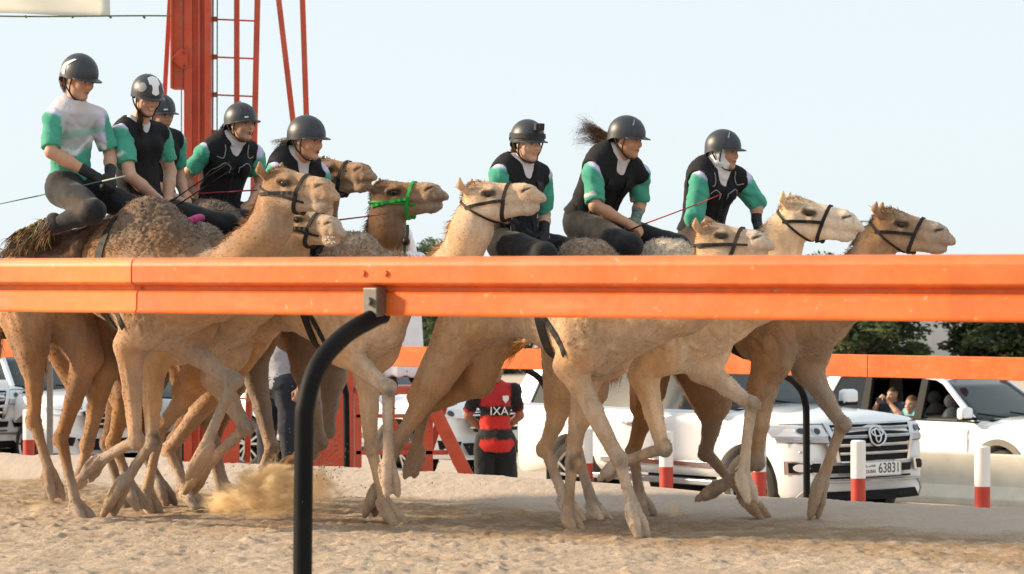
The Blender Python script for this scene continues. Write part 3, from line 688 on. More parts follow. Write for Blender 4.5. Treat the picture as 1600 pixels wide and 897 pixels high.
def saddle(key, m, x0, x1, drop, thick=.02, name='saddle_pad'):
    c = CAMELS[key]; s = c['s']; fd = c['fd']; rows = []
    for x in np.linspace(x0, x1, 14):
        an = np.linspace(-drop, drop, 25); d = np.stack([np.zeros_like(an), np.sin(an), np.cos(an)], 1)
        p = fd.cast(c['T'](x, 0, 1.30), d, .012, .6, .008); p += d*(thick*(.7+.5*noise3(p[:, 0]*12, p[:, 1]*12, p[:, 2]*12)))[:, None]; rows.append(p)
    R = np.array(rows)
    for _ in range(2): R[1:-1] = .5*R[1:-1]+.25*(R[2:]+R[:-2])
    mb = MB(); outer = [list(r) for r in R]; mb.loft(outer, closed=False)
    inner = [[p-np.array((0, np.sin(a), np.cos(a)))*thick*1.6 for p, a in zip(r, np.linspace(-drop, drop, 25))] for r in R]
    n0 = len(mb.v); mb.loft(inner, closed=False); nn = 25; mm = 14
    edge = [i for i in range(nn)]+[i*nn+nn-1 for i in range(1, mm)]+[(mm-1)*nn+i for i in range(nn-2, -1, -1)]+[i*nn for i in range(mm-2, 0, -1)]
    mb.f += [(edge[i], edge[(i+1) % len(edge)], n0+edge[(i+1) % len(edge)], n0+edge[i]) for i in range(len(edge))]
    o = mb.build(name, m, c['root'], smooth=True); return o

camel('C1', (235, 308, 20.45), 36,
      dict(nf=[(202, 540), (212, 688), (156, 721), (136, 752)], ff=[(288, 540), (366, 596), (322, 696), (299, 742)],
           nh=[(52, 545), (54, 658), (78, 738), (92, 774)], fh=[(136, 560), (96, 686), (118, 786), (142, 810)]),
      [(335, 450, .20), (388, 402, .165), (424, 352, .128), (432, 316, .108)], (427, 290), (521, 291), (.37, .245, .15),
      'brown camel farthest left with the largest curly hump, its rider without a vest', wool_col=(.25, .135, .06), rl=.92)
camel('C2', (305, 348, 20.88), 36,
      dict(nf=[(238, 570), (238, 690), (196, 753), (172, 806)], ff=[(338, 590), (384, 668), (320, 732), (300, 770)],
           nh=[(163, 575), (137, 697), (128, 738), (114, 757)], fh=[(200, 600), (178, 692), (205, 762), (224, 790)]),
      [(395, 455, .19), (432, 425, .15), (452, 395, .12), (456, 372, .105)], (450, 345), (532, 350), (.46, .34, .225),
      'tan camel with a foaming mouth and lowered head just under the front camel\'s jaw', wool_col=(.36, .24, .14))
camel('C3', (330, 312, 21.95), 36,
      dict(nf=[(318, 580), (330, 688), (345, 762), (362, 786)], ff=[(396, 575), (424, 700), (402, 757), (386, 790)],
           nh=[(190, 590), (168, 692), (186, 768), (206, 788)], fh=[(240, 590), (215, 690), (252, 757), (268, 783)]),
      [(430, 445, .19), (475, 402, .15), (498, 350, .12), (503, 310, .105)], (497, 274), (579, 263), (.24, .145, .08),
      'dark brown camel with raised muzzle beyond the rider with the open mouth', wool_col=(.24, .145, .08))
camel('C4', (452, 345, 22.4), 36,
      dict(nf=[(478, 578), (500, 690), (470, 748), (456, 772)], ff=[(520, 588), (512, 672), (455, 722), (440, 746)],
           nh=[(318, 600), (272, 690), (286, 760), (302, 780)], fh=[(362, 600), (335, 690), (350, 757), (366, 780)]),
      [(545, 440, .19), (588, 405, .155), (606, 365, .125), (604, 338, .11)], (592, 310), (690, 293), (.28, .17, .092),
      'brown camel wearing the bright green halter', nose_lat=.10, strap='strap_green', wool_col=(.22, .13, .07))
camel('C5', (550, 362, 20.65), 40,
      dict(nf=[(535, 548), (606, 606), (607, 724), (616, 770)], ff=[(574, 575), (580, 700), (600, 782), (630, 822)],
           nh=[(312, 590), (250, 673), (230, 768), (246, 803)], fh=[(345, 600), (264, 704), (290, 765), (314, 788)]),
      [(605, 440, .17), (668, 450, .15), (714, 416, .142), (738, 356, .125)], (737, 312), (842, 295), (.64, .49, .36),
      'pale tan camel whose head overlaps the rider with the helmet camera', nose_lat=.14, fl=.42, wool_col=(.50, .35, .21))
camel('C6', (915, 372, 20.0), 36,
      dict(nf=[(890, 570), (967, 718), (990, 792), (1008, 836)], ff=[(915, 592), (894, 722), (888, 797), (906, 831)],
           nh=[(680, 597), (624, 688), (594, 762), (582, 804)], fh=[(748, 597), (664, 640), (651, 700), (638, 740)]),
      [(1010, 490, .20), (1068, 478, .165), (1118, 452, .135), (1122, 415, .112)], (1100, 373), (1202, 371), (.56, .425, .31),
      'light brown camel running nearest the camera at centre, its head low and lean', nose_lat=.10, rl=.90, wool_col=(.36, .235, .13))
camel('C7', (1042, 372, 20.5), 36,
      dict(nf=[(1006, 585), (1036, 700), (967, 726), (948, 750)], ff=[(1098, 575), (1174, 632), (1162, 740), (1178, 780)],
           nh=[(885, 612), (852, 702), (882, 777), (906, 809)], fh=[(925, 612), (898, 690), (926, 787), (952, 815)]),
      [(1130, 485, .20), (1182, 462, .165), (1216, 412, .135), (1226, 366, .115)], (1232, 334), (1342, 341), (.84, .70, .56),
      'whitish camel second from right with white hump and pale raised head', nose_lat=.14, wool_col=(.80, .72, .60), tail=(.62, .36, .12), rl=.74, tail_out=1.0)
camel('C8', (1196, 372, 20.9), 36,
      dict(nf=[(1192, 605), (1182, 722), (1128, 760), (1100, 782)], ff=[(1262, 578), (1316, 664), (1286, 750), (1276, 806)],
           nh=[(1016, 610), (990, 708), (1000, 775), (1018, 800)], fh=[(1118, 630), (1104, 708), (1163, 772), (1196, 804)]),
      [(1278, 495, .20), (1325, 458, .165), (1358, 415, .135), (1370, 382, .115)], (1376, 350), (1486, 362), (.43, .28, .155),
      'golden tan camel farthest right leading the pack', nose_lat=.14, wool_col=(.33, .19, .09), tail=(.5, .25, .08), rl=.82, tail_out=.3)
saddle('C1', 'blanket_brown', -.95, -.35, 1.0, .06)
for k in ('C2', 'C3', 'C4', 'C5', 'C6', 'C7', 'C8'): saddle(k, 'blanket_black', -.74, -.20, 1.25, .05)
# ------------------------------------------------------------------ people
mat('skin', (.6,.4,.3), rough=0.55, attr=True, var=0.05, scale=30, spec=0.35)
mat('cloth', (.5,.5,.5), rough=0.8, attr=True, var=0.06, scale=12, bump=0.25, bscale=90, spec=0.25, sheen=0.15)
mat('vest_black', (.010,.010,.012), rough=0.8, bump=0.4, bscale=120, spec=0.25, var=0.25, scale=9)
mat('helmet_shell', (.028,.032,.040), rough=0.42, spec=0.5, var=0.15, scale=14, bump=0.08, bscale=300)
mat('helmet_white', (.75,.76,.78), rough=0.4); mat('helmet_grey', (.25,.26,.28), rough=0.4)
mat('strap_dark', (.012,.012,.013), rough=0.7)
mat('glove_black', (.012,.012,.014), rough=0.75, bump=0.3, bscale=90)
mat('glove_grey', (.14,.17,.14), rough=0.8, var=0.6, scale=40)
mat('hair_dark', (.035,.018,.010), rough=0.5, attr=True)
mat('eye_white', (.8,.8,.8), rough=0.2, attr=True)
GREEN = V(.055,.32,.225); LAV = V(.60,.55,.80); PALE = V(.62,.58,.60)

def hand(fd, w_, d, up, inf=0.0, curl=1.0, side=1):
    """palm and five curled fingers from the wrist, along d, back of the hand towards up"""
    R = rotm(d, up); q = lambda x, y, z: w_+R @ V(x, y*side, z)
    fd.cap(q(-.02, 0, 0), q(.03, 0, 0), .026+inf, .028+inf, .015)
    fd.ell(q(.055, 0, 0), (.048+inf, .040+inf, .020+inf), .012, R)
    for y, L in ((-.030, .034), (-.010, .040), (.010, .038), (.029, .030)):
        a = q(.088, y, .004); b = q(.088+L*.75, y*1.05, -.012*curl); c = q(.092+L*.62, y, -.040*curl); e = q(.070+L*.3, y*.95, -.052*curl)
        fd.chain([a, b, c, e], [.0105+inf, .0098+inf, .009+inf, .008+inf], .003)
    fd.chain([q(.03, .032, -.004), q(.058, .052, -.018), q(.088, .040, -.034)], [.013+inf, .0115+inf, .009+inf], .006)

def face(fd, hp, Rh, k=1.0):
    e = lambda c, r, kk, op='add': fd.ell(hp(*c), V(*r)*k, kk, Rh, op)
    e((-.012, 0, .032), (.098, .076, .092), .03); e((.028, 0, -.026), (.068, .060, .082), .03)
    fd.cap(hp(.024, -.03, -.074), hp(.066, -.006, -.098), .022*k, .016*k, .02); fd.cap(hp(.024, .03, -.074), hp(.066, .006, -.098), .022*k, .016*k, .02)
    e((.072, 0, -.098), (.022, .022, .018), .015)
    for q in (-1, 1):
        e((.062, q*.036, -.026), (.030, .024, .026), .02)
        e((.0, q*.076, -.008), (.020, .010, .030), .006); e((.102, q*.031, .004), (.017, .017, .010), .010, 'sub')
    fd.cap(hp(.083, -.034, .022), hp(.083, .034, .022), .013*k, .013*k, .015)
    fd.chain([hp(.092, 0, .012), hp(.106, 0, -.018), hp(.108, 0, -.030)], [.009*k, .011*k, .0125*k], .008)
    for q in (-1, 1): e((.099, q*.012, -.033), (.010, .008, .008), .005)
    e((.090, 0, -.058), (.013, .024, .007), .005); e((.088, 0, -.071), (.013, .021, .008), .005); e((.106, 0, -.0645), (.016, .020, .0022), .003, 'sub')

def skin_cols(P, hl, base, hair, mouth=None):
    C = np.tile(base, (len(P), 1)); inh = (np.linalg.norm(hl*[1, 1.1, .8], axis=1) < .125)
    red = base*np.array((.92, .62, .58))
    for q in (-1, 1): C = mixc(C, base*np.array((1.0, .80, .76)), .6*sstep(.034, .01, np.linalg.norm(hl-[.075, q*.038, -.030], axis=1))*inh)
    d, _ = seg_dist(hl, (.095, -.020, -.064), (.095, .020, -.064)); C = mixc(C, red*.8, .8*sstep(.016, .008, d)*inh)
    d, _ = seg_dist(hl, (.100, -.017, -.0645), (.100, .017, -.0645)); C = mixc(C, V(.12, .03, .03), .8*sstep(.006, .002, d)*inh)
    if mouth == 'smile':
        d, _ = seg_dist(hl, (.098, -.017, -.063), (.098, .017, -.063)); C = mixc(C, V(.70, .66, .62), .9*sstep(.0075, .004, d)*inh)
    elif mouth == 'open':
        d = np.linalg.norm((hl-[.098, 0, -.068])*[1, .9, .7], axis=1); C = mixc(C, V(.10, .02, .02), .9*sstep(.013, .008, d)*inh)
    for q in (-1, 1):
        d, _ = seg_dist(hl, (.095, q*.018, .021), (.080, q*.048, .022)); C = mixc(C, np.array(hair)*1.2, .75*sstep(.011, .005, d)*inh)
        d, _ = seg_dist(hl, (.094, q*.020, .009), (.084, q*.043, .008)); C = mixc(C, V(.05, .03, .025), .8*sstep(.008, .003, d)*inh)
    top = sstep(.045, .06, hl[:, 2])*inh; C = mixc(C, hair, top); C = mixc(C, hair, sstep(-.01, -.035, hl[:, 0])*(hl[:, 2] > -.06)*inh)
    return C

def helmet(parent, hp, Rh, style, k=1.0):
    rx, ry, rz = .133*k, .108*k, .124*k; cz = .040; nphi = 40; na = 14
    def pt(phi, a, off=0.0):
        f = max(0, math.cos(phi)); bk = max(0, -math.cos(phi))
        zr = .030-.030*(1-abs(math.cos(phi)))*1-.085*bk*bk-.006*f
        amax = math.acos(max(-.98, min(1, (zr-cz)/.128))); aa = a*amax
        sr = math.sin(min(aa, math.pi/2)); zz = cz+(rz+off)/k*math.cos(aa)
        return hp(-.012+(rx+off)/k*sr*math.cos(phi)*(1.0+.05*f), (ry+off)/k*sr*math.sin(phi), zz)
    rings = [[pt(2*math.pi*j/nphi, i/na) for j in range(nphi)] for i in range(1, na+1)]
    rings += [[pt(2*math.pi*j/nphi, .985, -.006) for j in range(nphi)], [pt(2*math.pi*j/nphi, .93, -.020) for j in range(nphi)], [pt(2*math.pi*j/nphi, .6, -.024) for j in range(nphi)]]
    mb = MB(); mb.loft(rings, True); mb.v.append(tuple(pt(0, 0.0))); top = len(mb.v)-1; mb.f += [(top, j, (j+1) % nphi) for j in range(nphi)]
    h = mb.build('helmet', 'helmet_shell', parent, smooth=True, auto=1.0)
    # peak
    mb = MB(); top_, out_, ob, ib = [], [], [], []
    for j in range(-9, 10):
        ph = j/9*1.15; e = .044*max(0.02, math.cos(ph*1.30))**.8; p = pt(ph, .97); o = Rh @ V(math.cos(ph*.55), math.sin(ph*.55), -.22)
        up = Rh @ V(0, 0, 1); top_.append(p+up*.004-o*.01); out_.append(p+o*e*k); ob.append(p+o*e*k-up*.006); ib.append(p-up*.008-o*.01)
    mb.loft([top_, out_, ob, ib], closed=False); mb.f += [(0, 19, 38, 57), (18, 56+19, 37+19, 18+19)]
    mb.build('peak', 'helmet_shell', h, smooth=True, auto=.9)
    # chin strap
    for q in (-1, 1):
        for x0 in (.035, -.045):
            pts = [hp(x0, q*.098, .01), hp(x0*.5+.005, q*.090, -.045), hp(.015, q*.072, -.088)]
            MB().tube(smooth_pts(pts, 4), .0052*k, 6).build('chin_strap', 'strap_dark', h, smooth=True)
    pts = [hp(.015, -.072, -.088), hp(.040, -.050, -.116), hp(.058, 0, -.127), hp(.040, .050, -.116), hp(.015, .072, -.088)]
    MB().tube(smooth_pts(pts, 5), .0062*k, 6).build('chin_strap', 'strap_dark', h, smooth=True)
    def panel(name, outline, m, off=.003, thick=.004):     # outline in (phi, a)
        mb = MB(); n = len(outline); c = np.mean(outline, 0); rings = []
        for f in (1.0, .66, .33): rings.append([pt(c[0]+(p-c[0])*f, c[1]+(a-c[1])*f, off) for p, a in outline])
        low = [pt(p, a, -.001) for p, a in outline]
        mb.loft([low]+rings, True); mb.v.append(tuple(pt(c[0], c[1], off))); t_ = len(mb.v)-1; mb.f += [(3*n+i, 3*n+(i+1) % n, t_) for i in range(n)]
        mb.build(name, m, h, smooth=True, auto=.8)
    def ell_(c, ra, rb, rot=0, n=18): return [(c[0]+ra*math.cos(t)*math.cos(rot)-rb*math.sin(t)*math.sin(rot), c[1]+ra*math.cos(t)*math.sin(rot)*.6+rb*math.sin(t)*math.cos(rot)*.6) for t in np.linspace(0, 2*math.pi, n, endpoint=False)]
    if style == 'stripe':
        for q in (-1, 1):
            arc = [(q*(1.45+.55*math.sin(t*2.2)), .42+.5*t) for t in np.linspace(0, 1, 9)]; arc2 = [(p-q*.22, a) for p, a in arc[::-1]]
            panel('white_stripe', arc+arc2, 'helmet_white'); panel('side_badge', ell_((q*2.0, .80), .16, .16), 'helmet_grey')
    elif style == 'panels':
        panel('white_vent', [(-.75, .30), (-.4, .20), (0, .17), (.4, .20), (.75, .30), (.52, .48), (.24, .84), (0, .90), (-.24, .84), (-.52, .48)], 'helmet_white')
        for q in (-1, 1): panel('side_vent', ell_((q*.95, .66), .30, .26), 'helmet_grey')
    elif style in ('vents', 'logo'):
        for p0 in (-.75, -.25, .25, .75): panel('vent_slot', [(p0-.05, .42), (p0+.03, .40), (p0+.06, .68), (p0+.0, .70)], 'strap_dark', .001)
        if style == 'logo': panel('badge', [(-.55, .86), (-.30, .86), (-.30, .91), (-.55, .91)], 'helmet_white', .003)
        panel('top_button', ell_((0, .0), .1, .1), 'helmet_shell', .008)
    if style == 'camera':
        rings = []
        for j in range(48):
            ph = 2*math.pi*j/48; a0 = .80+.04*math.cos(ph); rings.append([pt(ph, a0-.07, .003), pt(ph, a0+.07, .003), pt(ph, a0+.07, .007), pt(ph, a0-.07, .007)])
        rings.append(rings[0]); MB().loft(rings, True).build('camera_strap', 'strap_dark', h)
        c = pt(-.12, .62, .035); mb = MB(); mb.box(c, (.030, .062, .044), Rh)
        cb = mb.build('action_camera', 'strap_dark', h, bevel=.004)
        MB().tube([c+Rh @ V(.012, -.014, .006), c+Rh @ V(.022, -.014, .006)], .013, 14).build('lens', 'eye_wet', h)
        MB().bar(pt(-.12, .55, .0), c, .02, .02).build('camera_mount', 'strap_dark', h)
    if style == 'line':
        for q in (-1, 1): panel('vent_slot', [(q*.5, .35), (q*.62, .37), (q*.85, .60), (q*.75, .61)], 'helmet_grey', .002)
    return h

def limb_dir(a, b): d = b-a; return d/np.linalg.norm(d)
def person(root, J, yaw, pitch, opt, voxel=.0075):
    """J: joints in the root's frame (x forwards, y left, z up)"""
    J = {k: np.array(v, float) for k, v in J.items()}
    pel, nk, hc = J['pelvis'], J['neck'], J['head']
    f = V(math.cos(yaw)*math.cos(pitch), math.sin(yaw)*math.cos(pitch), math.sin(pitch)); k = opt.get('hscale', 1.0)*.90
    roll = opt.get('roll', 0.0); Rh = rotm(f, (0, math.sin(roll), math.cos(roll))); hp = lambda x, y, z: hc+Rh @ (V(x, y, z)*k)
    sp = limb_dir(pel, nk); mid = (J['nS']+J['fS'])/2; lat = limb_dir(J['nS'], J['fS']); fwd = np.cross(lat, sp); fwd /= np.linalg.norm(fwd)
    Rt = np.stack([fwd, lat, sp], 1); L = np.linalg.norm(nk-pel)
    bend = opt.get('bend', -.025)
    chest = pel+sp*L*.70+fwd*bend; waist = pel+sp*L*.32+fwd*bend*.8
    def torso(fd, inf, kk=.04):
        fd.ell(chest, (.105+inf, .145+inf, .20+inf), kk, Rt); fd.ell(waist, (.095+inf, .125+inf, .17+inf), kk, Rt)
        fd.ell(pel, (.115+inf, .155+inf, .12+inf), kk, Rt)
        for s_ in 'nf': fd.cap(chest+sp*.09+lat*(.06 if s_ == 'f' else -.06), J[s_+'S'], .075+inf, .056+inf, kk)
        if opt.get('female', True):
            for q in (-1, 1): fd.ell(chest+sp*.0+fwd*.085+lat*q*.065, (.055+inf*.5, .06+inf*.5, .06+inf*.5), .04, Rt)
    keys = list(J.values()); lo = np.min(keys, 0)-.24; hi = np.max(keys, 0)+.24; hi[2] += .02
    out = {}
    # ---- body
    fd = Field(lo, hi, voxel); torso(fd, -.006)
    fd.cap(nk-sp*.05, hp(-.015, 0, -.06), .058, .052, .03)
    for s_ in 'nf':
        S, E, W = J[s_+'S'], J[s_+'E'], J[s_+'W']
        fd.chain([S, E], [.052, .040], .02); fd.chain([E, E*.6+W*.4, W], [.040, .041, .027], .012)
        hd = limb_dir(E, W); pd = J.get(s_+'Hd'); hd = limb_dir(W, pd) if pd is not None else hd
        if abs(hd[2]) > .9: hd = hd+V(.3, 0, 0); hd /= np.linalg.norm(hd)
        hand(fd, W+hd*.015, hd, V(0, (-.5 if s_ == 'n' else .5), .86), 0, opt.get('curl', 1.0), 1 if s_ == 'n' else -1)
        H, K, A = J[s_+'H'], J[s_+'K'], J[s_+'A']
        fd.chain([H, K], [.088, .055], .04); fd.chain([K, K*.65+A*.35, A], [.055, .056, .038], .02)
        ft = J.get(s_+'T', A+V(.17, 0, -.05)); fd.cap(A, ft, .042, .030, .02)
    face(fd, hp, Rh, k)
    P, Q = fd.mesh(1); hl = (P-hc) @ Rh/k; sk = np.array(opt.get('skin', (.50, .30, .215)))*V(1.0, .92, .86); hair = np.array(opt.get('hair', (.05, .028, .016)))
    body = link('body', mesh_np('body', P, Q, skin_cols(P, hl, sk, hair, opt.get('mouth'))), 'skin', root)
    for q in (-1, 1):
        mb = MB().sphere(hp(.0795, q*.0315, .003), .0125*k, 12, 8, Rh); o = mb.build('eye', 'eye_white', root, smooth=True)
        vv = np.array([v.co for v in o.data.vertices]); dd = (vv-hp(.0795, q*.0315, .003)) @ Rh/k; cc = np.where((dd[:, 0] > .0085)[:, None], V(.03, .02, .015), V(.62, .58, .55))
        a = o.data.attributes.new('Col', 'FLOAT_COLOR', 'POINT'); a.data.foreach_set('color', np.concatenate([cc, np.ones((len(cc), 1))], 1).astype(np.float32).ravel())
    # ---- shirt
    wr = lambda P, a=.006: a*(fbm(P[:, 0]*13+P[:, 2]*8, P[:, 1]*13, P[:, 2]*10, 3))-a*.6*sstep(.2, 0, np.abs(noise3(P[:, 0]*9+P[:, 2]*14, P[:, 1]*12+P[:, 2]*6, P[:, 2]*5)))
    sl = opt.get('sleeve', .80)
    hem = pel-sp*(.13 if opt.get('untucked') else .06)
    fs = Field(np.minimum.reduce([pel, nk, J['nS'], J['fS'], J['nE'], J['fE']])-.22, np.maximum.reduce([pel, nk, J['nS'], J['fS'], J['nE'], J['fE']])+.20, voxel*1.1)
    torso(fs, .026 if opt.get('untucked') else .014)
    if opt.get('untucked'): fs.ell(pel-sp*.05, (.165, .205, .19), .03, Rt)
    fs.cap(nk-sp*.02, nk+limb_dir(nk, hc)*.055, .074, .066, .02, cut=(nk+limb_dir(nk, hc)*.035, limb_dir(nk, hc)))
    fs.plane(hem, -sp)
    for s_ in 'nf':
        S, E, W = J[s_+'S'], J[s_+'E'], J[s_+'W']
        if sl <= 1.0:
            e = S+(E-S)*sl; fs.cap(S, E, .068, .062, .03, cut=(e, E-S))
        else:
            e = E+(W-E)*(sl-1); fs.cap(S, E, .068, .060, .03); fs.cap(E, W, .060, .046, .02, cut=(e, W-E))
    fs.displace(lambda P: wr(P, opt.get('wrinkle', .010)), .03)
    P, Q = fs.mesh(1); tz = ((P-pel) @ sp)/L; ty = (P-mid) @ lat; tx = (P-chest) @ fwd
    n1 = fbm(P[:, 0]*4, P[:, 1]*4, P[:, 2]*4, 2)
    sh = opt.get('shirt', 'green')
    if sh in ('green', 'wave'):
        C = np.tile(GREEN, (len(P), 1))
        for s_ in 'nf':
            d, t_ = seg_dist(P, nk, J[s_+'S']); C = mixc(C, LAV, sstep(.100, .075, np.linalg.norm(P-(J[s_+'S']*.78+nk*.22)-sp*.03, axis=1)*1.0+.02*n1)*.95)
            dS = limb_dir(J[s_+'S'], J[s_+'E']); al = (P-J[s_+'S']) @ dS; r_ = np.linalg.norm(P-J[s_+'S']-al[:, None]*dS, axis=1)
            C = mixc(C, GREEN, sstep(.045, .075, al)*(r_ < .11)); C = mixc(C, PALE, .85*(np.abs(al-.155) < .014)*(np.abs((P-J[s_+'S']-al[:, None]*dS) @ fwd) < .030)*(r_ < .11)*(np.abs(ty) > .13)*opt.get('patch_logo', 0))
        C = mixc(C, PALE, sstep(.165, .14, np.linalg.norm((P-nk-fwd*.05-limb_dir(nk, hc)*.01)*[1, 1, .8], axis=1)+(np.abs(ty) > .1)*.2))
        C = mixc(C, LAV*.95, sstep(.06, -.02, tz+.03*n1)*.85)
        if sh == 'wave':
            inb = (np.abs(ty) < .165)
            C = mixc(C, V(.42, .42, .44), inb*sstep(.42, .55, tz+.05*n1-.35*ty)*.9)
            C = mixc(C, LAV, inb*sstep(.10, .17, ty)*sstep(.5, .6, tz)*.9); C = mixc(C, PALE, inb*sstep(.86, .93, tz)*.9)
            wv = .50+.28*ty+.07*np.sin(ty*24); C = mixc(C, V(.72, .70, .74), inb*sstep(.045, .02, np.abs(tz-wv))*.95)
            C = mixc(C, V(.12, .36, .26), inb*sstep(.07, .03, np.abs(tz-.66-.4*ty))*.55)
            C = mixc(C, LAV, sstep(-.10, -.15, tx)*sstep(.45, .30, tz)*.9)
    elif sh == 'stripes':
        z = P[:, 2]-opt['z0']; b = ((z*opt['freq']) % 1.0) < .55
        C = np.where(b[:, None], V(.55, .025, .018), V(.012, .012, .014)); C = mixc(C, V(.45, .025, .03), (z > opt['ztop'])*1.0)
        C = mixc(C, V(.012, .012, .014), (np.abs(ty) > .15)*(tz > .45)*1.0)
        for s_ in 'nf':
            dS = limb_dir(J[s_+'S'], J[s_+'E']); al = (P-J[s_+'S']) @ dS; le = np.linalg.norm(J[s_+'E']-J[s_+'S']); r_ = np.linalg.norm(P-J[s_+'S']-al[:, None]*dS, axis=1)
            C = mixc(C, V(.012, .012, .014), (al > .02)*(r_ < .10)*(np.abs(ty) > .13)*1.0); C = mixc(C, V(.5, .02, .02), sstep(le*sl-.022, le*sl-.018, al)*(r_ < .085)*(np.abs(ty) > .13))
    else: C = np.tile(np.array(sh), (len(P), 1))
    shirt = link('shirt', mesh_np('shirt', P, Q, C), 'cloth', root); out['shirt'] = shirt
    # ---- vest
    if opt.get('vest'):
        fv = Field(np.minimum.reduce([pel, nk, J['nS'], J['fS']])-.24, np.maximum.reduce([pel, nk, J['nS'], J['fS']])+.24, voxel*1.1)
        torso(fv, .029); fv.plane(pel+sp*.03, -sp)
        for s_, q in (('n', -1), ('f', 1)):
            S = J[s_+'S']; fv.cap(S+lat*q*.045-sp*.01, S+lat*q*.12-sp*.14, .078, .09, .02, op='sub')
            fv.cap(S+lat*q*.035, J[s_+'E'], .077, .07, .02, op='sub')
        fv.cap(nk+fwd*.0, nk+limb_dir(nk, hc)*.2, .078, .11, .015, op='sub'); fv.cap(nk+fwd*.09-sp*.02, nk+fwd*.15-sp*.10, .045, .02, .02, op='sub')
        def quilt(P):
            y = (P-mid) @ lat; z = (P-pel) @ sp
            return -.006*sstep(.006, .0, np.abs(((y+.25) % .072)-.036))*sstep(L*.62, L*.55, z)-.005*sstep(.006, 0, np.abs(z-L*.60-.25*np.abs(np.abs(y)-.07)))+wr(P, .004)
        fv.displace(quilt, .03); P, Q = fv.mesh(1); vest = link('vest', mesh_np('vest', P, Q), 'vest_black', root)
        if opt.get('piping'):
            for q in (-1, 1):
                for pl in ([(.15, .52), (.13, .66), (.085, .76), (.03, .70)], [(.03, .70), (.035, .62)], [(.145, .84), (.10, .82), (.085, .90), (.09, 1.0)]):
                    pp = [fv.cast(pel+sp*L*z+lat*q*y-fwd*.02, fwd[None], .001, .4)[0] for y, z in smooth_pts([(a, b) for a, b in pl], 5)]
                    MB().tube(pp, .0035, 5).build('piping', 'helmet_grey', vest)
            pp = [fv.cast(pel+sp*L*z-fwd*.02, fwd[None], .001, .4)[0] for z in np.linspace(.12, .86, 14)]; MB().tube(pp, .003, 5).build('zip', 'strap_dark', vest)
        if opt.get('webbing'):
            for y0, y1 in ((-.10, -.07), (.10, .04)):
                pp = [fv.cast(pel+sp*L*z+lat*(y0+(y1-y0)*(z-.1))-fwd*.02, fwd[None], .002, .4)[0] for z in np.linspace(.12, .80, 12)]
                MB().loft([[p-lat*.02, p+lat*.02, p+lat*.02+fwd*.008, p-lat*.02+fwd*.008] for p in pp], True, True).build('webbing', 'strap_black', vest)
    # ---- trousers
    ft = Field(np.minimum.reduce([J[a] for a in ('pelvis', 'nK', 'fK', 'nA', 'fA', 'nH', 'fH')])-.2, np.maximum.reduce([J[a] for a in ('pelvis', 'nK', 'fK', 'nA', 'fA', 'nH', 'fH')])+.2, voxel*1.2)
    ft.ell(pel, (.128, .168, .13), .04, Rt)
    for s_ in 'nf':
        H, K, A = J[s_+'H'], J[s_+'K'], J[s_+'A']; w_ = opt.get('wide', 0)
        ft.cap(H, K, .104+w_*.5, .076+w_, .05); ft.cap(K, A, .076+w_, .048+w_*1.3, .02, cut=(A, A-K))
    ft.displace(lambda P: wr(P, .007+opt.get('wide', 0)*.1), .03); P, Q = ft.mesh(1)
    tcol = np.array(opt.get('trousers', (.012, .012, .014))); C = np.tile(tcol, (len(P), 1))
    if opt.get('patch'):
        d, t_ = seg_dist(P, J['nH']+V(-.02, 0, 0), J['nK']+V(-.06, 0, 0)); C = mixc(C, np.array(opt['patch']), sstep(.09, .075, d)*(P[:, 1] < pel[1]-.08))
    link('trousers', mesh_np('trousers', P, Q, C), 'cloth', root)
    for s_ in 'nf':
        A = J[s_+'A']; tp = J.get(s_+'T', A+V(.17, 0, -.05)); mb = Field(np.minimum(A, tp)-.09, np.maximum(A, tp)+.09, voxel)
        d = limb_dir(A, tp); mb.cap(A-d*.03, tp, .050, .038, .02); mb.cap(A+V(0, 0, .03), A, .05, .05, .02); P, Q = mb.mesh(1); link('shoe', mesh_np('shoe', P, Q, np.tile(V(.02, .018, .017), (len(P), 1))), 'cloth', root)
        gl = opt.get('gloves', {}).get(s_)
        if gl:
            E, W = J[s_+'E'], J[s_+'W']; pd = J.get(s_+'Hd'); hd = limb_dir(W, pd) if pd is not None else limb_dir(E, W)
            if abs(hd[2]) > .9: hd = hd+V(.3, 0, 0); hd /= np.linalg.norm(hd)
            g = Field(W-.2, W+.2, .006); hand(g, W+hd*.015, hd, V(0, (-.5 if s_ == 'n' else .5), .86), .005, opt.get('curl', 1.0), 1 if s_ == 'n' else -1)
            bk = limb_dir(W, E); g.cap(W, W+bk*.06, .033, .037, .01); P, Q = g.mesh(1); link('glove', mesh_np('glove', P, Q), gl, root)
    if opt.get('helmet'): helmet(root, hp, Rh, opt['helmet'], k)
    out.update(hp=hp, Rh=Rh, fd=fd, sp=sp, lat=lat, fwd=fwd); return out
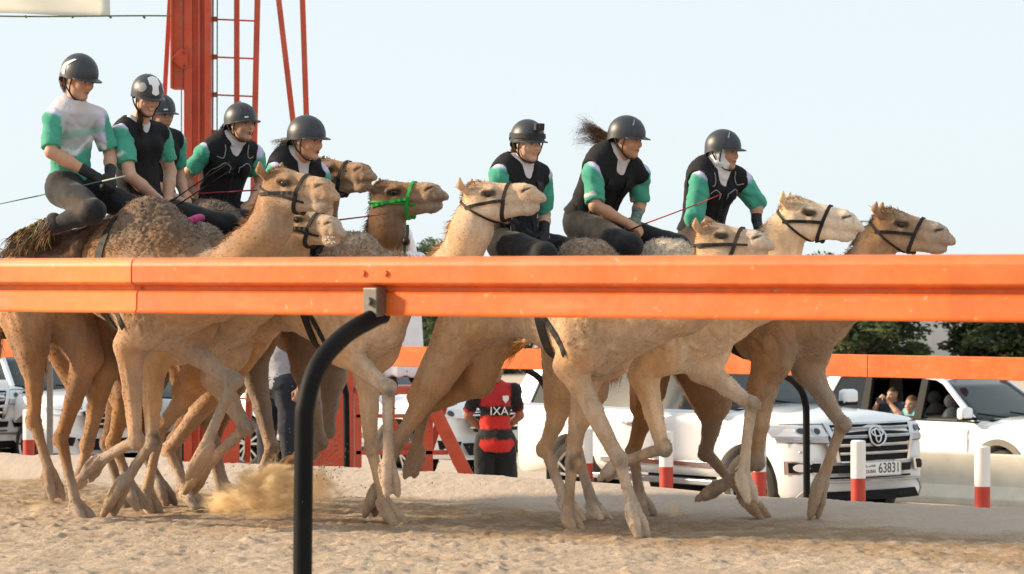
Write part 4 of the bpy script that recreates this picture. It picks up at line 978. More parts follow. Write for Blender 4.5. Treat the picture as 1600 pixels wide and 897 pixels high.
def hair_lock(root, path, n, spread, col, wid=.0018, wave=.012, root_r=.010, tail=.25):
    """locks that start together and loosen along the path"""
    pth = np.array(smooth_pts(path, 5)); m_ = len(pth); t = np.linspace(0, 1, m_); o0 = rng.randn(n, 3)*root_r; cen = rng.randn(9, 3); o1 = (cen[rng.randint(0, 9, n)]+.28*rng.randn(n, 3))*spread; ph = rng.rand(n, 3)*6.28; fr_ = 4+5*rng.rand(n, 1); end = 1-tail*rng.rand(n)**1.5
    P = []
    side = rng.randn(n, 3); side /= np.linalg.norm(side, axis=1)[:, None]
    for i in range(m_):
        tt = t[i]*end; q = tt*(m_-1); k = np.minimum(q.astype(int), m_-2); f = (q-k)[:, None]; c = pth[k]*(1-f)+pth[k+1]*f
        c = c+o0*(1-tt)[:, None]+o1*(tt**1.3)[:, None]+wave*tt[:, None]*np.sin(ph+fr_*tt[:, None]*2.2); w_ = wid*(1-.8*t[i]); P += [c-side*w_, c+side*w_]
    P = np.stack(P, 1).reshape(-1, 3); b = np.arange(n)[:, None]*(2*m_); Q = np.concatenate([b+np.array([2*q, 2*q+1, 2*q+3, 2*q+2]) for q in range(m_-1)])
    c = np.repeat(np.array(col)*(.6+.9*rng.rand(n, 1)), 2*m_, axis=0); return tag(link('hair', mesh_np('hair', P, Q, c, smooth=False), 'hair_strands', root), kind='stuff')

def rider(key, label, px, yaw, pitch, opt, group='camel jockeys'):
    fr = CAMELS[key]['fr']; o = empty('person', fr.o, label, 'person', group, rz=-fr.th)
    lt = dict(pelvis=0, neck=0, head=0, nS=-.165, fS=.165, nE=-.23, fE=.23, nW=-.10, fW=.10, nH=-.10, fH=.10, nK=-.27, fK=.27, nA=-.31, fA=.31)
    lt.update(opt.get('lat', {})); J = {}
    for k, v in px.items(): J[k] = fr.loc(v[0], v[1], lt.get(k, 0) if len(v) < 3 else v[2])
    base = V(J['pelvis'][0], J['pelvis'][1], J['pelvis'][2]-.12)
    w_ = fr.o+fr.h*base[0]+fr.L*base[1]; o.location = (w_[0], w_[1], base[2])
    J = {k: v-base for k, v in J.items()}
    J['nH'] = J['pelvis']+V(.02, -.10, -.02); J['fH'] = J['pelvis']+V(.02, .10, -.02)
    for k in ('K', 'A'):
        if 'f'+k not in J: J['f'+k] = J['n'+k]*V(1, -1, 1)+V(0, 2*J['pelvis'][1], 0)
    for s_ in 'nf': J[s_+'T'] = J[s_+'A']+V(*opt.get('toe', (.13, 0, -.07)))
    r = person(o, J, yaw, pitch, opt); r['o'] = o; r['J'] = J; r['base'] = base; r['fr'] = fr; return r
D2R = math.radians
RD = {}
RD['R1'] = rider('C1', 'jockey in grey, lavender and green jersey without a vest, farthest left', dict(pelvis=(112, 292), neck=(117, 163), head=(124, 124), nS=(84, 190), fS=(152, 186), nE=(80, 238), fE=(172, 240), nW=(142, 272, -.05), fW=(172, 272, .08), nK=(146, 330, -.22), nA=(84, 352, -.26)),
    D2R(-4), D2R(-16), dict(shirt='wave', helmet='stripe', gloves={'n': 'glove_black', 'f': 'glove_black'}, trousers=(.013, .0135, .017), patch=(.05, .034, .022), hair=(.16, .085, .04), sleeve=.86, female=False, wrinkle=.009, hscale=1.10, bend=-.03, toe=(-.12, 0, -.03)))
RD['R2'] = rider('C2', 'smiling jockey in black vest and helmet with white panels, bending her head', dict(pelvis=(222, 325), neck=(214, 192), head=(230, 152), nS=(190, 212), fS=(249, 212), nE=(203, 275), fE=(266, 268), nW=(248, 312, -.02), fW=(262, 316, .12), nK=(268, 350), nA=(215, 392)),
    D2R(-22), D2R(-18), dict(vest=True, helmet='panels', hair=(.06, .03, .018), skin=(.56, .36, .27), sleeve=.72, patch_logo=1, mouth='smile'))
RD['R3'] = rider('C3', 'jockey mostly hidden behind the smiling one, only helmet and green sleeve showing', dict(pelvis=(243, 320), neck=(243, 208), head=(250, 180), nS=(218, 228), fS=(273, 222), nE=(224, 280), fE=(279, 272), nW=(275, 310, -.05), fW=(290, 310, .10), nK=(300, 345), nA=(250, 390)),
    D2R(-8), D2R(-5), dict(vest=True, helmet='logo', skin=(.50, .31, .23)))
RD['R4'] = rider('C4', 'jockey in black vest with grey piping leaning forward, reins of red rope in hand', dict(pelvis=(338, 330), neck=(364, 222), head=(377, 195), nS=(320, 240), fS=(396, 242), nE=(288, 278), fE=(408, 288), nW=(304, 302, -.16), fW=(395, 312, .10), nK=(385, 350), nA=(330, 395)),
    D2R(-10), D2R(2), dict(vest=True, helmet='logo', piping=True, hair=(.05, .028, .016), skin=(.55, .34, .25), mouth='open', sleeve=.66, hscale=1.05))
RD['R5'] = rider('C5', 'jockey with open mouth and fair ponytail, crouched behind two camel heads', dict(pelvis=(440, 352), neck=(463, 250), head=(480, 220), nS=(432, 272), fS=(496, 270), nE=(440, 325), fE=(510, 320), nW=(488, 345, -.05), fW=(512, 345, .10), nK=(468, 408), nA=(425, 440)),
    D2R(2), D2R(-4), dict(vest=True, helmet='vents', hair=(.30, .18, .08), skin=(.55, .31, .22), hscale=1.10, mouth='open'))
RD['R6'] = rider('C6', 'jockey with an action camera strapped to the helmet', dict(pelvis=(800, 378), neck=(812, 256), head=(825, 224), nS=(782, 276), fS=(845, 278), nE=(768, 325), fE=(850, 335), nW=(808, 352, -.05), fW=(850, 362, .13), nK=(850, 398), nA=(790, 435)),
    D2R(-20), D2R(-6), dict(vest=True, helmet='camera', webbing=True, hair=(.14, .06, .03), skin=(.58, .38, .29), gloves={'n': 'glove_black', 'f': 'glove_black'}, sleeve=.90))
RD['R7'] = rider('C7', 'jockey with long brown hair flying behind her, leaning forward with a cane', dict(pelvis=(918, 348), neck=(964, 246), head=(980, 218), nS=(927, 272), fS=(998, 272), nE=(930, 322), fE=(1000, 318), nW=(975, 346, -.12), fW=(994, 340, .10), nK=(984, 384), nA=(922, 430)),
    D2R(4), D2R(-8), dict(vest=True, helmet='line', webbing=True, hair=(.07, .032, .018), skin=(.50, .29, .19), gloves={'f': 'glove_grey'}, patch_logo=1, sleeve=.92, hscale=1.02))
RD['R8'] = rider('C8', 'jockey with a white scarf under the helmet, farthest right', dict(pelvis=(1096, 372), neck=(1118, 264), head=(1131, 238), nS=(1094, 286), fS=(1158, 284), nE=(1086, 340), fE=(1182, 318), nW=(1130, 362, -.04), fW=(1182, 344, .20), nK=(1135, 398), nA=(1085, 435)),
    D2R(2), D2R(-3), dict(vest=True, helmet='line', piping=True, hair=(.6, .58, .56), skin=(.48, .29, .21), gloves={'n': 'glove_black', 'f': 'glove_black'}, sleeve=1.05, trousers=(.05, .035, .026), wrinkle=.011))
# ------------------------------------------------------------------ beyond the track
gz = lambda x, y: float(ground_z(np.array([float(x)]), np.array([float(y)]))[0])
mat('red_steel', (.50, .068, .028), rough=0.5, var=0.12, scale=3, var2=0.06, scale2=50, spec=0.4, dust=0.18, bump=.1, bscale=40)
mat('cable', (.02, .05, .03), rough=0.6); mat('bolt_dark', (.2, .03, .02), rough=0.6)
mat('canvas_cream', (.62, .56, .44), rough=0.8, var=0.08, scale=2, bump=.2, bscale=6)
mat('rope_green', (.12, .14, .05), rough=0.8)
mat('concrete_cream', (.72, .66, .55), rough=0.85, var=0.08, scale=4, bump=.2, bscale=30, dust=.25)
mat('bollard_white', (.78, .78, .76), rough=0.5, var=.04, scale=5, dust=.08); mat('bollard_red', (.45, .035, .02), rough=0.5, var=.08, scale=5, dust=.12)
mat('grey_post', (.22, .21, .19), rough=.7, var=.15, scale=8)

# ---- red gantry tower
DT = 37.0
def tw(u, v, d=DT): return at(u, v, d)
tb = at(300, 428, DT); tz = gz(tb[0], tb[1]); tower = empty('gantry_tower', (tb[0], tb[1], tz), 'tall red steel mast with ladder and bracing rising behind the left riders', 'tower')
O = np.array((tb[0], tb[1], tz))
def vbar(name, u0, v0, u1, v1, wpx, dep, dd=0.0, m='red_steel', depth=None, bev=.006):
    a = at(u0, v0, DT+dd)-O; b = at(u1, v1, DT+dd)-O
    return MB().bar(a, b, dep, wpx/F*DT, up=(1, 0, 0)).build(name, m, tower, bevel=bev)
VG = 428+(CAMH-tz)*F/DT; VT = -260
vbar('column', 311, VT, 311, VG, 40, .34); vbar('column_flange', 296.5, VT, 296.5, VG, 13, .40, -.02); vbar('column_flange', 326, VT, 326, VG, 8, .42, -.03)
vbar('column_flange', 311, VT, 311, VG, 4, .03, -.20)
vbar('hanging_beam', 280, VT, 280, 140, 18, .22, -.08); vbar('beam_lip', 270, VT, 270, 139, 4, .30, -.08)
vbar('stay', 280, VT, 256, 168, 7, .05, .3)
for u in (283.5,): vbar('cable', u, VT, u, VG, 1.6, .010, -.25, 'galvanised', bev=0)
for u in (333.5, 340): vbar('cable', u, VT, u-2, VG, 1.8, .012, -.1, 'cable', bev=0)
gp = [(267, 92), (283, 76), (293, 78), (294, 104), (290, 108), (283, 106)]
g = MB().prism([at(u, v, DT-.24)-O for u, v in gp], (0, -.02, 0)).build('gusset_plate', 'red_steel', tower, bevel=.004)
for u, v in ((272, 92), (287, 82), (288, 103)): MB().tube([at(u, v, DT-.25)-O, at(u, v, DT-.29)-O], .014, 6).build('bolt', 'bolt_dark', g)
st1 = vbar('ladder_stile', 370, VT, 370, VG, 8.5, .05, .1); vbar('ladder_stile', 408, VT, 385, VG, 9, .05, .1)
for i, v in enumerate(range(-250, 700, 59)):
    v2 = v-15; r = MB().bar(at(332, v2, DT+.1)-O, at(408-(v2-VT)*23/(VG-VT), v2+3, DT+.1)-O, .025, .018).build('rung', 'red_steel', tower)
    MB().box(at(335, v2, DT+.07)-O, (.06, .06, .055)).build('rung_clamp', 'red_steel', tower, bevel=.004)
vbar('brace', 412, -200, 486, 428, 8.5, .06, .1); vbar('brace', 466, -200, 487, 428, 8.5, .06, .1); vbar('brace', 487, 420, 495, VG, 10, .07, .1)
vbar('foot_plate', 311, VG-4, 311, VG, 90, .7, 0)
# ---- red platform with trestles, beside the mast
pb = at(560, 428, 36.2); pz = gz(pb[0], pb[1]); plat = empty('start_platform', (pb[0], pb[1], pz), 'red steel platform with panels and diagonal trestle legs below the man in white', 'platform')
O2 = np.array((pb[0], pb[1], pz)); DP = 36.2
def pbar(name, u0, v0, u1, v1, wpx, dep=.06, dd=0.0): return MB().bar(at(u0, v0, DP+dd)-O2, at(u1, v1, DP+dd)-O2, dep, wpx/F*DP, up=(1, 0, .01)).build(name, 'red_steel', plat, bevel=.005)
VP = 428+(CAMH-pz)*F/DP
def ppanel(name, u0, u1, v0, v1, dep=.06, dd=0.0): return MB().prism([at(u0, v0, DP+dd)-O2, at(u1, v0, DP+dd)-O2, at(u1, v1, DP+dd)-O2, at(u0, v1, DP+dd)-O2], (0, dep, 0)).build(name, 'red_steel', plat, bevel=.005)
ppanel('side_panel', 456, 541, 566, VP); ppanel('panel_edge', 541, 552, 562, VP, .5); ppanel('panel_edge', 500, 503, 566, VP, -.02); ppanel('side_panel', 330, 372, 600, VP, .06, .4)
ppanel('deck', 556, 705, 606, 616, 1.0)
pbar('trestle_post', 668, 616, 668, VP, 17); pbar('trestle_brace', 673, 628, 762, VP+10, 21, .07, -.05); pbar('trestle_brace', 604, 650, 700, VP, 17, .07, .1); pbar('trestle_rail', 556, 707, 700, 707, 7); pbar('trestle_rail', 556, 650, 668, 650, 6)
pbar('trestle_post', 560, 616, 560, VP, 10); pbar('trestle_post', 612, 616, 612, VP, 10, .06, .8); pbar('trestle_brace', 700, 616, 640, VP, 12, .06, .8)
# ---- awning corner, top left
aw = at(80, 0, 34.0); awn = empty('awning', aw, 'cream canvas awning corner with a green edge rope at top left', 'awning')
P = []
for j in range(9):
    row = []
    for i in range(15):
        f = i/14; g_ = j/8; u = -60+232*f; v = 23+(4*f)-8*math.sin(f*3.1)*.4-70*g_; d = 34.0+1.5*g_
        row.append(at(u, v, d)-aw+V(0, .03*math.sin(f*9+g_*3), .012*math.sin(f*7)))
    P.append(row)
mb = MB(); mb.loft(P, False); o = mb.build('canvas', 'canvas_cream', awn, smooth=True); mo = o.modifiers.new('thick', 'SOLIDIFY'); mo.thickness = .006
MB().tube([at(u, 24+2*f+1.2*math.sin(f*5), 33.98)-aw for u, f in ((-60+330*k/16, k/16) for k in range(17))], .009, 6).build('edge_rope', 'rope_green', awn)
for f in (.1, .3, .52, .7, .86): MB().tube([at(-60+330*f, 24+2*f, 33.97)-aw, at(-57+330*f, 27+2*f, 33.97)-aw], .012, 5).build('knot', 'rope_green', awn)
MB().bar(at(265, 0, 34.3)-aw, at(265, 46, 34.3)-aw, .012, .010, up=(1, 0, 0)).build('hanging_line', 'rope_green', awn)

# ---- bollards
def bollard(u, d, vt, label):
    b = at(u, vt, d); z0 = gz(b[0], b[1]); h = b[2]-z0; o = empty('bollard', (b[0], b[1], z0), label, 'bollard', 'red and white bollards')
    r = .072; n = 20
    hw = h-.37
    MB().tube([(0, 0, -.1), (0, 0, hw)], r, n).build('red_band', 'bollard_red', o, smooth=True, auto=.8)
    MB().tube([(0, 0, hw), (0, 0, h-.012), (0, 0, h)], [r+.001, r+.001, r-.012], n).build('white_band', 'bollard_white', o, smooth=True, auto=.8)
bollard(1535, 30.5, 697, 'red and white bollard farthest right, before the pale barrier'); bollard(1341, 32.5, 688, 'red and white bollard in front of the licence plate')
bollard(1186, 33.8, 680, 'red and white bollard by the headlight nearest the camera side of the big white car'); bollard(1041, 34.8, 674, 'red and white bollard at the middle of the white car\'s flank')
bollard(916, 36.0, 670, 'red and white bollard near the white car\'s rear door'); bollard(45, 41.0, 640, 'red and white bollard farthest left, behind the camels\' hind legs')
gp_ = at(78, 428, 40.0); o = tag(MB().tube([(0, 0, -.2), (0, 0, 1.9)], .045, 4).build('fence_post', 'grey_post'), 'grey square post behind the leftmost hind legs', 'post'); o.location = (gp_[0], gp_[1], gz(gp_[0], gp_[1])); o.rotation_euler = (0, 0, .7)
# ---- low concrete barrier
def barrier_mesh(L):
    pr = [(-.20, 0), (-.20, .08), (-.10, .22), (-.075, .58), (.075, .58), (.10, .22), (.20, .08), (.20, 0)]
    mb = MB(); mb.loft([[V(-L/2, y, z) for y, z in pr], [V(L/2, y, z) for y, z in pr]], True, True); return mb
b0 = None; nB = 32.9; BL = 2.9
places = ['farthest left', 'second from left', 'behind the left camels', 'behind the red panel', 'behind the trestle', 'left of the striped shirt', 'behind the big white car\'s tail', 'behind the big white car\'s middle', 'behind the big white car\'s bonnet', 'between the bollard and the white car', 'farthest right']
for i in range(11):
    s_ = -22.2+i*2.93
    c = N_*nB+T_*(s_+.0); z = gz(c[0], c[1])
    if b0 is None: b0 = barrier_mesh(BL).build('concrete_barrier', 'concrete_cream', bevel=.012); o = b0
    else: o = b0.copy(); COL.objects.link(o)
    o.location = (c[0], c[1], z-.02); o.rotation_euler = (0, 0, -TH+.004*((i*7) % 5-2)); tag(o, 'low cream concrete barrier block '+places[i], 'barrier', 'concrete barrier blocks')

# ------------------------------------------------------------------ cars
mat('paint_white', (.82, .83, .84), rough=0.25, coat=.9, spec=.5, var=.02, scale=2, dust=.05)
mat('glass_dark', (.010, .013, .014), rough=0.06, spec=.45); mat('glass_tint', (.022, .034, .036), rough=0.05, spec=.5)
mat('trim_black', (.010, .010, .011), rough=.6, spec=.15); mat('chrome', (.62, .63, .65), rough=.16, metal=1.0); mat('silver_trim', (.42, .43, .45), rough=.32, metal=.7)
mat('tyre', (.018, .017, .016), rough=.85, dust=.2, bump=.2, bscale=60); mat('rim', (.5, .5, .51), rough=.25, metal=.9); mat('lamp_clear', (.70, .72, .75), rough=.10, spec=.8, coat=.8)
mat('lamp_dark', (.02, .022, .025), rough=.08, spec=.8); mat('lamp_amber', (.7, .22, .02), rough=.2); mat('plate_white', (.80, .80, .78), rough=.4); mat('print_black', (.01, .01, .01), rough=.5)
mat('seat_grey', (.30, .29, .28), rough=.8); mat('interior_dark', (.018, .017, .016), rough=.9); mat('flare_grey', (.16, .15, .13), rough=.7, dust=.2)
def evaluated(o):
    dg = bpy.context.evaluated_depsgraph_get(); me = bpy.data.meshes.new_from_object(o.evaluated_get(dg)); return me
def text_mesh(s, size, depth=.002):
    cu = bpy.data.curves.new('t', 'FONT'); cu.body = s; cu.size = size; cu.extrude = depth; cu.align_x = 'CENTER'; cu.align_y = 'CENTER'
    o = bpy.data.objects.new('t', cu); COL.objects.link(o); bpy.context.view_layer.update(); me = evaluated(o); bpy.data.objects.remove(o); return me
class Car:
    def __init__(s, name, label, loc, heading, spec, group='white cars beyond the track'):
        s.c = spec; s.o = empty(name, loc, label, 'car', group, rz=-heading); s.build()
    def warp(s, p):
        c = s.c; x, y, z = p; wv = sstep(c['xf']-.75, c['xf'], np.array(x)); b = c['bow']*(abs(y)/(c['W']/2))**2.4
        wr_ = sstep(c['xr']+.55, c['xr'], np.array(x)); return V(x-wv*b+wr_*b*.6, y, z)
    def fp(s, y, z, off=0.0):                     # a point on the front face
        c = s.c; x = c['xf']+c['rake']*(c['zhood']-.12-z)*0+off
        if z > c['zhood']-.16: x -= (z-c['zhood']+.16)*.5
        a = abs(y)-.84*c['W']/1.98
        if a > 0: x -= a*1.25; y = math.copysign((.84*c['W']/1.98+a*.97)*1.015+.006, y)
        return s.warp((x, y, z))
    def front(s, name, poly, m, off=.004, th=.02, parent=None):
        n = []
        for i in range(len(poly)):
            a = np.array(poly[i]); b = np.array(poly[(i+1) % len(poly)]); k = max(1, int(np.linalg.norm(b-a)/.08))
            n += [a+(b-a)*q/k for q in range(k)]
        top = [s.fp(y, z, off) for y, z in n]; bot = [s.fp(y, z, off-th) for y, z in n]
        mb = MB(); N = len(n); c = np.mean(n, 0); mb.loft([bot, top], True)
        # fan fill with an inner ring
        inn = [s.fp(*(c+(p-c)*.5), off) for p in n]; mb.add(inn, []); st = N; ib = 2*N
        mb.f += [(st+i, st+(i+1) % N, ib+(i+1) % N, ib+i) for i in range(N)]; mb.v.append(tuple(s.fp(c[0], c[1], off))); t_ = len(mb.v)-1
        mb.f += [(ib+i, ib+(i+1) % N, t_) for i in range(N)]
        return mb.build(name, m, parent or s.o)
    def build(s):
        c = s.c; o = s.o; W = c['W']/2; xf, xr, zh, zb = c['xf'], c['xr'], c['zhood'], c['zbelt']
        # lower body
        rings = []
        xs = [xr, xr+.02, xr+.08, xr+.25, xr+.8, -1.3, -.6, 0, .5, c['xcowl']-.1, c['xcowl']+.15, xf-1.0, xf-.65, xf-.4, xf-.22, xf-.10, xf-.03, xf]
        for x in xs:
            e = max(0, 1-(xf-x)/.22); er = max(0, 1-(x-xr)/.22); e2 = max(e, er)
            w_ = W*(1-.15*e2**2); bot = c['zsill']+(c['zbump']-c['zsill'])*float(sstep(xf-.7, xf-.45, np.array(x)))+(.38-c['zsill'])*float(sstep(xr+.7, xr+.4, np.array(x)))
            t = float(sstep(c['xcowl']-.1, c['xcowl']+.2, np.array(x))); hood = zh+.10*(xf-x)/(xf-c['xcowl']); top = zb+(hood-zb)*t
            if x > xf-.22: top -= .15*((x-xf+.22)/.22)**2
            if x < xr+.08: top -= .05
            mx = .5*(bot+top); cw = .05 if t > .5 else .0
            half = [(0, bot+.02), (.75*w_, bot+.01), (.93*w_, bot+.03), (.985*w_, bot+.10), (1.0*w_, mx-.10), (.995*w_, mx+.08), (1.0*w_, top-.20), (.985*w_, top-.10), (.955*w_, top-.035), (.90*w_, top-.008), (.6*w_, top+.01+cw*.5), (0, top+.012+cw)]
            rings.append([s.warp((x, -y, z)) for y, z in half]+[s.warp((x, y, z)) for y, z in half[-2:0:-1]])
        mb = MB(); mb.loft(rings, True, True); body = mb.build('body', 'paint_white', None, smooth=True, auto=.7)
        cut = MB()
        for ax in (c['xa'], c['xb']):
            cut.tube([(ax, -W-.3, c['rw']), (ax, -W+.34, c['rw'])], c['ra'], 36); cut.tube([(ax, W-.34, c['rw']), (ax, W+.3, c['rw'])], c['ra'], 36)
        co = cut.build('cut', 'trim_black'); bm_ = body.modifiers.new('b', 'BOOLEAN'); bm_.object = co; bm_.operation = 'DIFFERENCE'; bm_.solver = 'EXACT'
        me = evaluated(body); bpy.data.objects.remove(body); bpy.data.objects.remove(co)
        me.materials.clear(); me.materials.append(M['paint_white'])
        me.set_sharp_from_angle(angle=.6); link('body', me, None, o)
        # wheels
        for ax in (c['xa'], c['xb']):
            for q in (-1, 1):
                yo = q*(W-.03); wh = MB(); R_ = c['rw']
                pr = [(-.13, R_-.11), (-.13, R_-.04), (-.11, R_), (.06, R_), (.10, R_-.015), (.115, R_-.06), (.10, R_-.12)]
                wh.loft([[V(ax+r*math.cos(a), yo-q*.115+q*y, R_+r*math.sin(a)) for a in np.linspace(0, 2*math.pi, 40, endpoint=False)] for y, r in pr], True)
                w_ = wh.build('wheel', 'tyre', o, smooth=True, auto=.7)
                rm = MB(); rr = R_-.115; rm.loft([[V(ax+r*math.cos(a), yo-q*.115+q*y, R_+r*math.sin(a)) for a in np.linspace(0, 2*math.pi, 40, endpoint=False)] for y, r in ((.10, rr+.008), (.105, rr), (.085, rr-.02), (.0, rr-.02))], True)
                for k in range(5):
                    for off in (-.12, .12):
                        a = 2*math.pi*k/5+off+.3; a2 = 2*math.pi*k/5+off*2.0+.3
                        rm.bar((ax+.04*math.cos(a), yo-q*.02, R_+.04*math.sin(a)), (ax+(rr-.01)*math.cos(a2), yo-q*.025, R_+(rr-.01)*math.sin(a2)), .03, .035, up=(0, 1, 0))
                rm.tube([(ax, yo-q*.06, R_), (ax, yo-q*.005, R_)], .06, 16); rm.build('rim', 'rim', w_)
                MB().tube([(ax, yo-q*.16, R_), (ax, yo-q*.09, R_)], rr, 24).build('brake_disc', 'trim_black', w_)
                MB().tube([(ax, q*(W-.335), R_), (ax, q*(W-.33), R_)], c['ra']+.02, 24).build('wheel_well', 'trim_black', o)
                if c.get('flare'):
                    rg = []
                    for a in np.linspace(-.25, math.pi+.25, 26): rg.append([V(ax+r*math.cos(a), q*(W+e), R_+r*math.sin(a)) for r, e in ((c['ra']-.01, -.03), (c['ra']-.01, .015), (c['ra']+.07, .012), (c['ra']+.075, -.03))])
                    MB().loft(rg, True, True).build('arch_flare', 'flare_grey', o)
        # cabin: roof, pillars, panes
        zr = c['zroof']; wb, wt = c['wbelt'], c['wroof']; xc, xw, xt, xe = c['xcowl'], c['xwtop'], c['xrtop'], c['xrbase']
        rr_ = []
        for x, z0, k in ((xw+.06, zr-.10, .94), (xw-.05, zr-.035, .99), (xw-.5, zr, 1), ((xw+xt)/2, zr+.012, 1), (xt+.4, zr-.01, 1), (xt+.05, zr-.05, .97), (xt-.05, zr-.10, .9)):
            w_ = wt*k; half = [(0, z0-.05), (w_*.95, z0-.06), (w_+.015, z0-.055), (w_+.012, z0-.02), (w_*.93, z0+.008), (w_*.6, z0+.03), (0, z0+.04)]
            rr_.append([V(x, -y, z) for y, z in half]+[V(x, y, z) for y, z in half[-2:0:-1]])
        mb = MB(); mb.loft(rr_, True, True); rf = mb.build('roof', 'paint_white', o, smooth=True, auto=.7)
        if c.get('rails'):
            for q in (-1, 1): MB().tube(smooth_pts([V(xw-.2, q*(wt-.06), zr+.0), V(xw-.4, q*(wt-.05), zr+.06), V(xt+.5, q*(wt-.05), zr+.06), V(xt+.3, q*(wt-.06), zr+.0)], 5), .016, 8).build('roof_rail', 'silver_trim', o, smooth=True)
        zq = zr-.085; S_ = lambda x, q, z: V(x, q*(wb+(wt-wb)*(z-zb)/(zq-zb)), z)
        for q in (-1, 1):
            def pillar(name, x0, x1, w0, w1, m, prd=.0):
                P_ = [S_(x0-w0/2, q, zb-.03), S_(x0+w0/2, q, zb-.03), S_(x1+w1/2, q, zq+.02), S_(x1-w1/2, q, zq+.02)]
                MB().prism([p+V(0, q*(.012+prd), 0) for p in P_], (0, -q*.06, 0)).build(name, m, o, bevel=.008)
            pillar('pillar', xc+.0, xw+.02, .10, .09, 'paint_white' if c.get('white_a') else 'trim_black'); pillar('pillar', c['xbp'], c['xbp']-.06, .15, .13, 'trim_black')
            pillar('pillar', c['xcp'], c['xcp']-.10, .16, .12, c.get('cpm', 'trim_black')); pillar('pillar', xe+.12, xt+.10, .34, .22, 'paint_white')
            def pane(name, xa0, xb0, m, inset=.0):
                fx = lambda x, z: x+(0)*(z)
                za, zt_ = zb-.02, zq+.01
                P_ = [S_(xa0[0], q, za), S_(xb0[0], q, za), S_(xb0[1], q, zt_), S_(xa0[1], q, zt_)]
                MB().prism([p+V(0, -q*.012, 0) for p in P_], (0, -q*.006, 0)).build(name, m, o)
            for nm, A_, B_ in (('front_window', (c['xbp'], c['xbp']-.06), (xc, xw)), ('rear_window', (c['xcp'], c['xcp']-.1), (c['xbp'], c['xbp']-.06)), ('quarter_window', (xe+.1, xt+.1), (c['xcp'], c['xcp']-.1))):
                if q == -1 and nm in c.get('open', ()): continue
                pane(nm, A_, B_, 'glass_tint' if nm == 'front_window' else 'glass_dark')
            # belt strip, door seams, handles, sill trim
            MB().prism([S_(xe+.1, q, zb-.03)+V(0, q*.03, 0), S_(xc+.06, q, zb-.03)+V(0, q*.03, 0), S_(xc+.06, q, zb-.005)+V(0, q*.025, 0), S_(xe+.1, q, zb-.005)+V(0, q*.025, 0)], (0, -q*.05, 0)).build('belt_strip', 'chrome' if c.get('chrome') else 'trim_black', o)
            for x in (c['xbp']-.02, c['xcp']-.12, c['xcowl']-.06): MB().box((x, q*(W+.0), (zb+c['zsill'])/2+.05), (.008, .008, zb-c['zsill']-.22)).build('door_seam', 'trim_black', o)
            for x in (c['xbp']-.28, c['xcp']-.02): MB().tube([V(x, q*(W+.005), zb-.17), V(x+.03, q*(W+.04), zb-.17), V(x+.17, q*(W+.04), zb-.17), V(x+.20, q*(W+.005), zb-.17)], .014, 8).build('door_handle', 'chrome', o, smooth=True)
            MB().box(((c['xa']+c['xb'])/2, q*(W+.005), c['zsill']+.16), (1.75, .025, .06)).build('door_trim', 'chrome' if c.get('chrome') else 'flare_grey', o, bevel=.006)
            MB().box(((c['xa']+c['xb'])/2, q*(W-.02), c['zsill']-.03), (1.95, .18, .06)).build('side_step', 'silver_trim' if c.get('chrome') else 'trim_black', o, bevel=.01)
            mm = MB().box((xc-.02, q*(wb+.20), zb+.10), (.13, .22, .17)); mr = mm.build('mirror', 'paint_white', o, bevel=.045, smooth=True)
            MB().bar((xc-.02, q*(wb-.02), zb+.02), (xc-.02, q*(wb+.16), zb+.05), .05, .04).build('mirror_arm', 'trim_black', mr); MB().box((xc-.086, q*(wb+.20), zb+.10), (.006, .17, .12)).build('mirror_glass', 'glass_dark', mr); MB().box((xc-.02, q*(wb+.20), zb+.03), (.12, .19, .04)).build('mirror_base', 'trim_black', mr, bevel=.01)
        # windscreen and rear screen
        def screen(name, x0, x1, m):
            rows = []
            for i in range(6):
                f = i/5; z = zb-.02+(zq+.03-zb)*f; x = x0+(x1-x0)*f; y_ = (wb+(wt-wb)*f)-.03; rows.append([V(x+.07*(1-(t_)**2)*(1 if x0 > 0 else -1), y_*t_, z) for t_ in np.linspace(-1, 1, 11)])
            mb = MB(); mb.loft(rows, False); ob = mb.build(name, m, o, smooth=True); md = ob.modifiers.new('t', 'SOLIDIFY'); md.thickness = .006
        screen('windscreen', xc+.0, xw+.02, 'glass_tint'); screen('rear_screen', xe+.02, xt+.0, 'glass_dark')
        MB().box((xc+.10, 0, zb-.005), (.22, wb*1.8, .05)).build('cowl', 'trim_black', o, bevel=.01)
        for y in (-.35, .3): MB().bar((xc+.12, y, zb+.03), (xc+.02, y-.5, zb+.10), .02, .02).build('wiper', 'trim_black', o)
        MB().box(((xc+xe)/2, 0, zb-.03), (xc-xe-.35, wb*1.84, .10)).build('interior', 'interior_dark', o)
LC = dict(W=1.98, xf=2.46, xr=-2.46, zhood=1.11, zbelt=1.20, zsill=.46, zbump=.27, xcowl=1.02, bow=.20, rake=0, xa=1.53, xb=-1.32, rw=.395, ra=.475, zroof=1.88, wbelt=.90, wroof=.68,
          xwtop=.30, xrtop=-2.15, xrbase=-2.38, xbp=-.12, xcp=-1.12, chrome=True, rails=True)
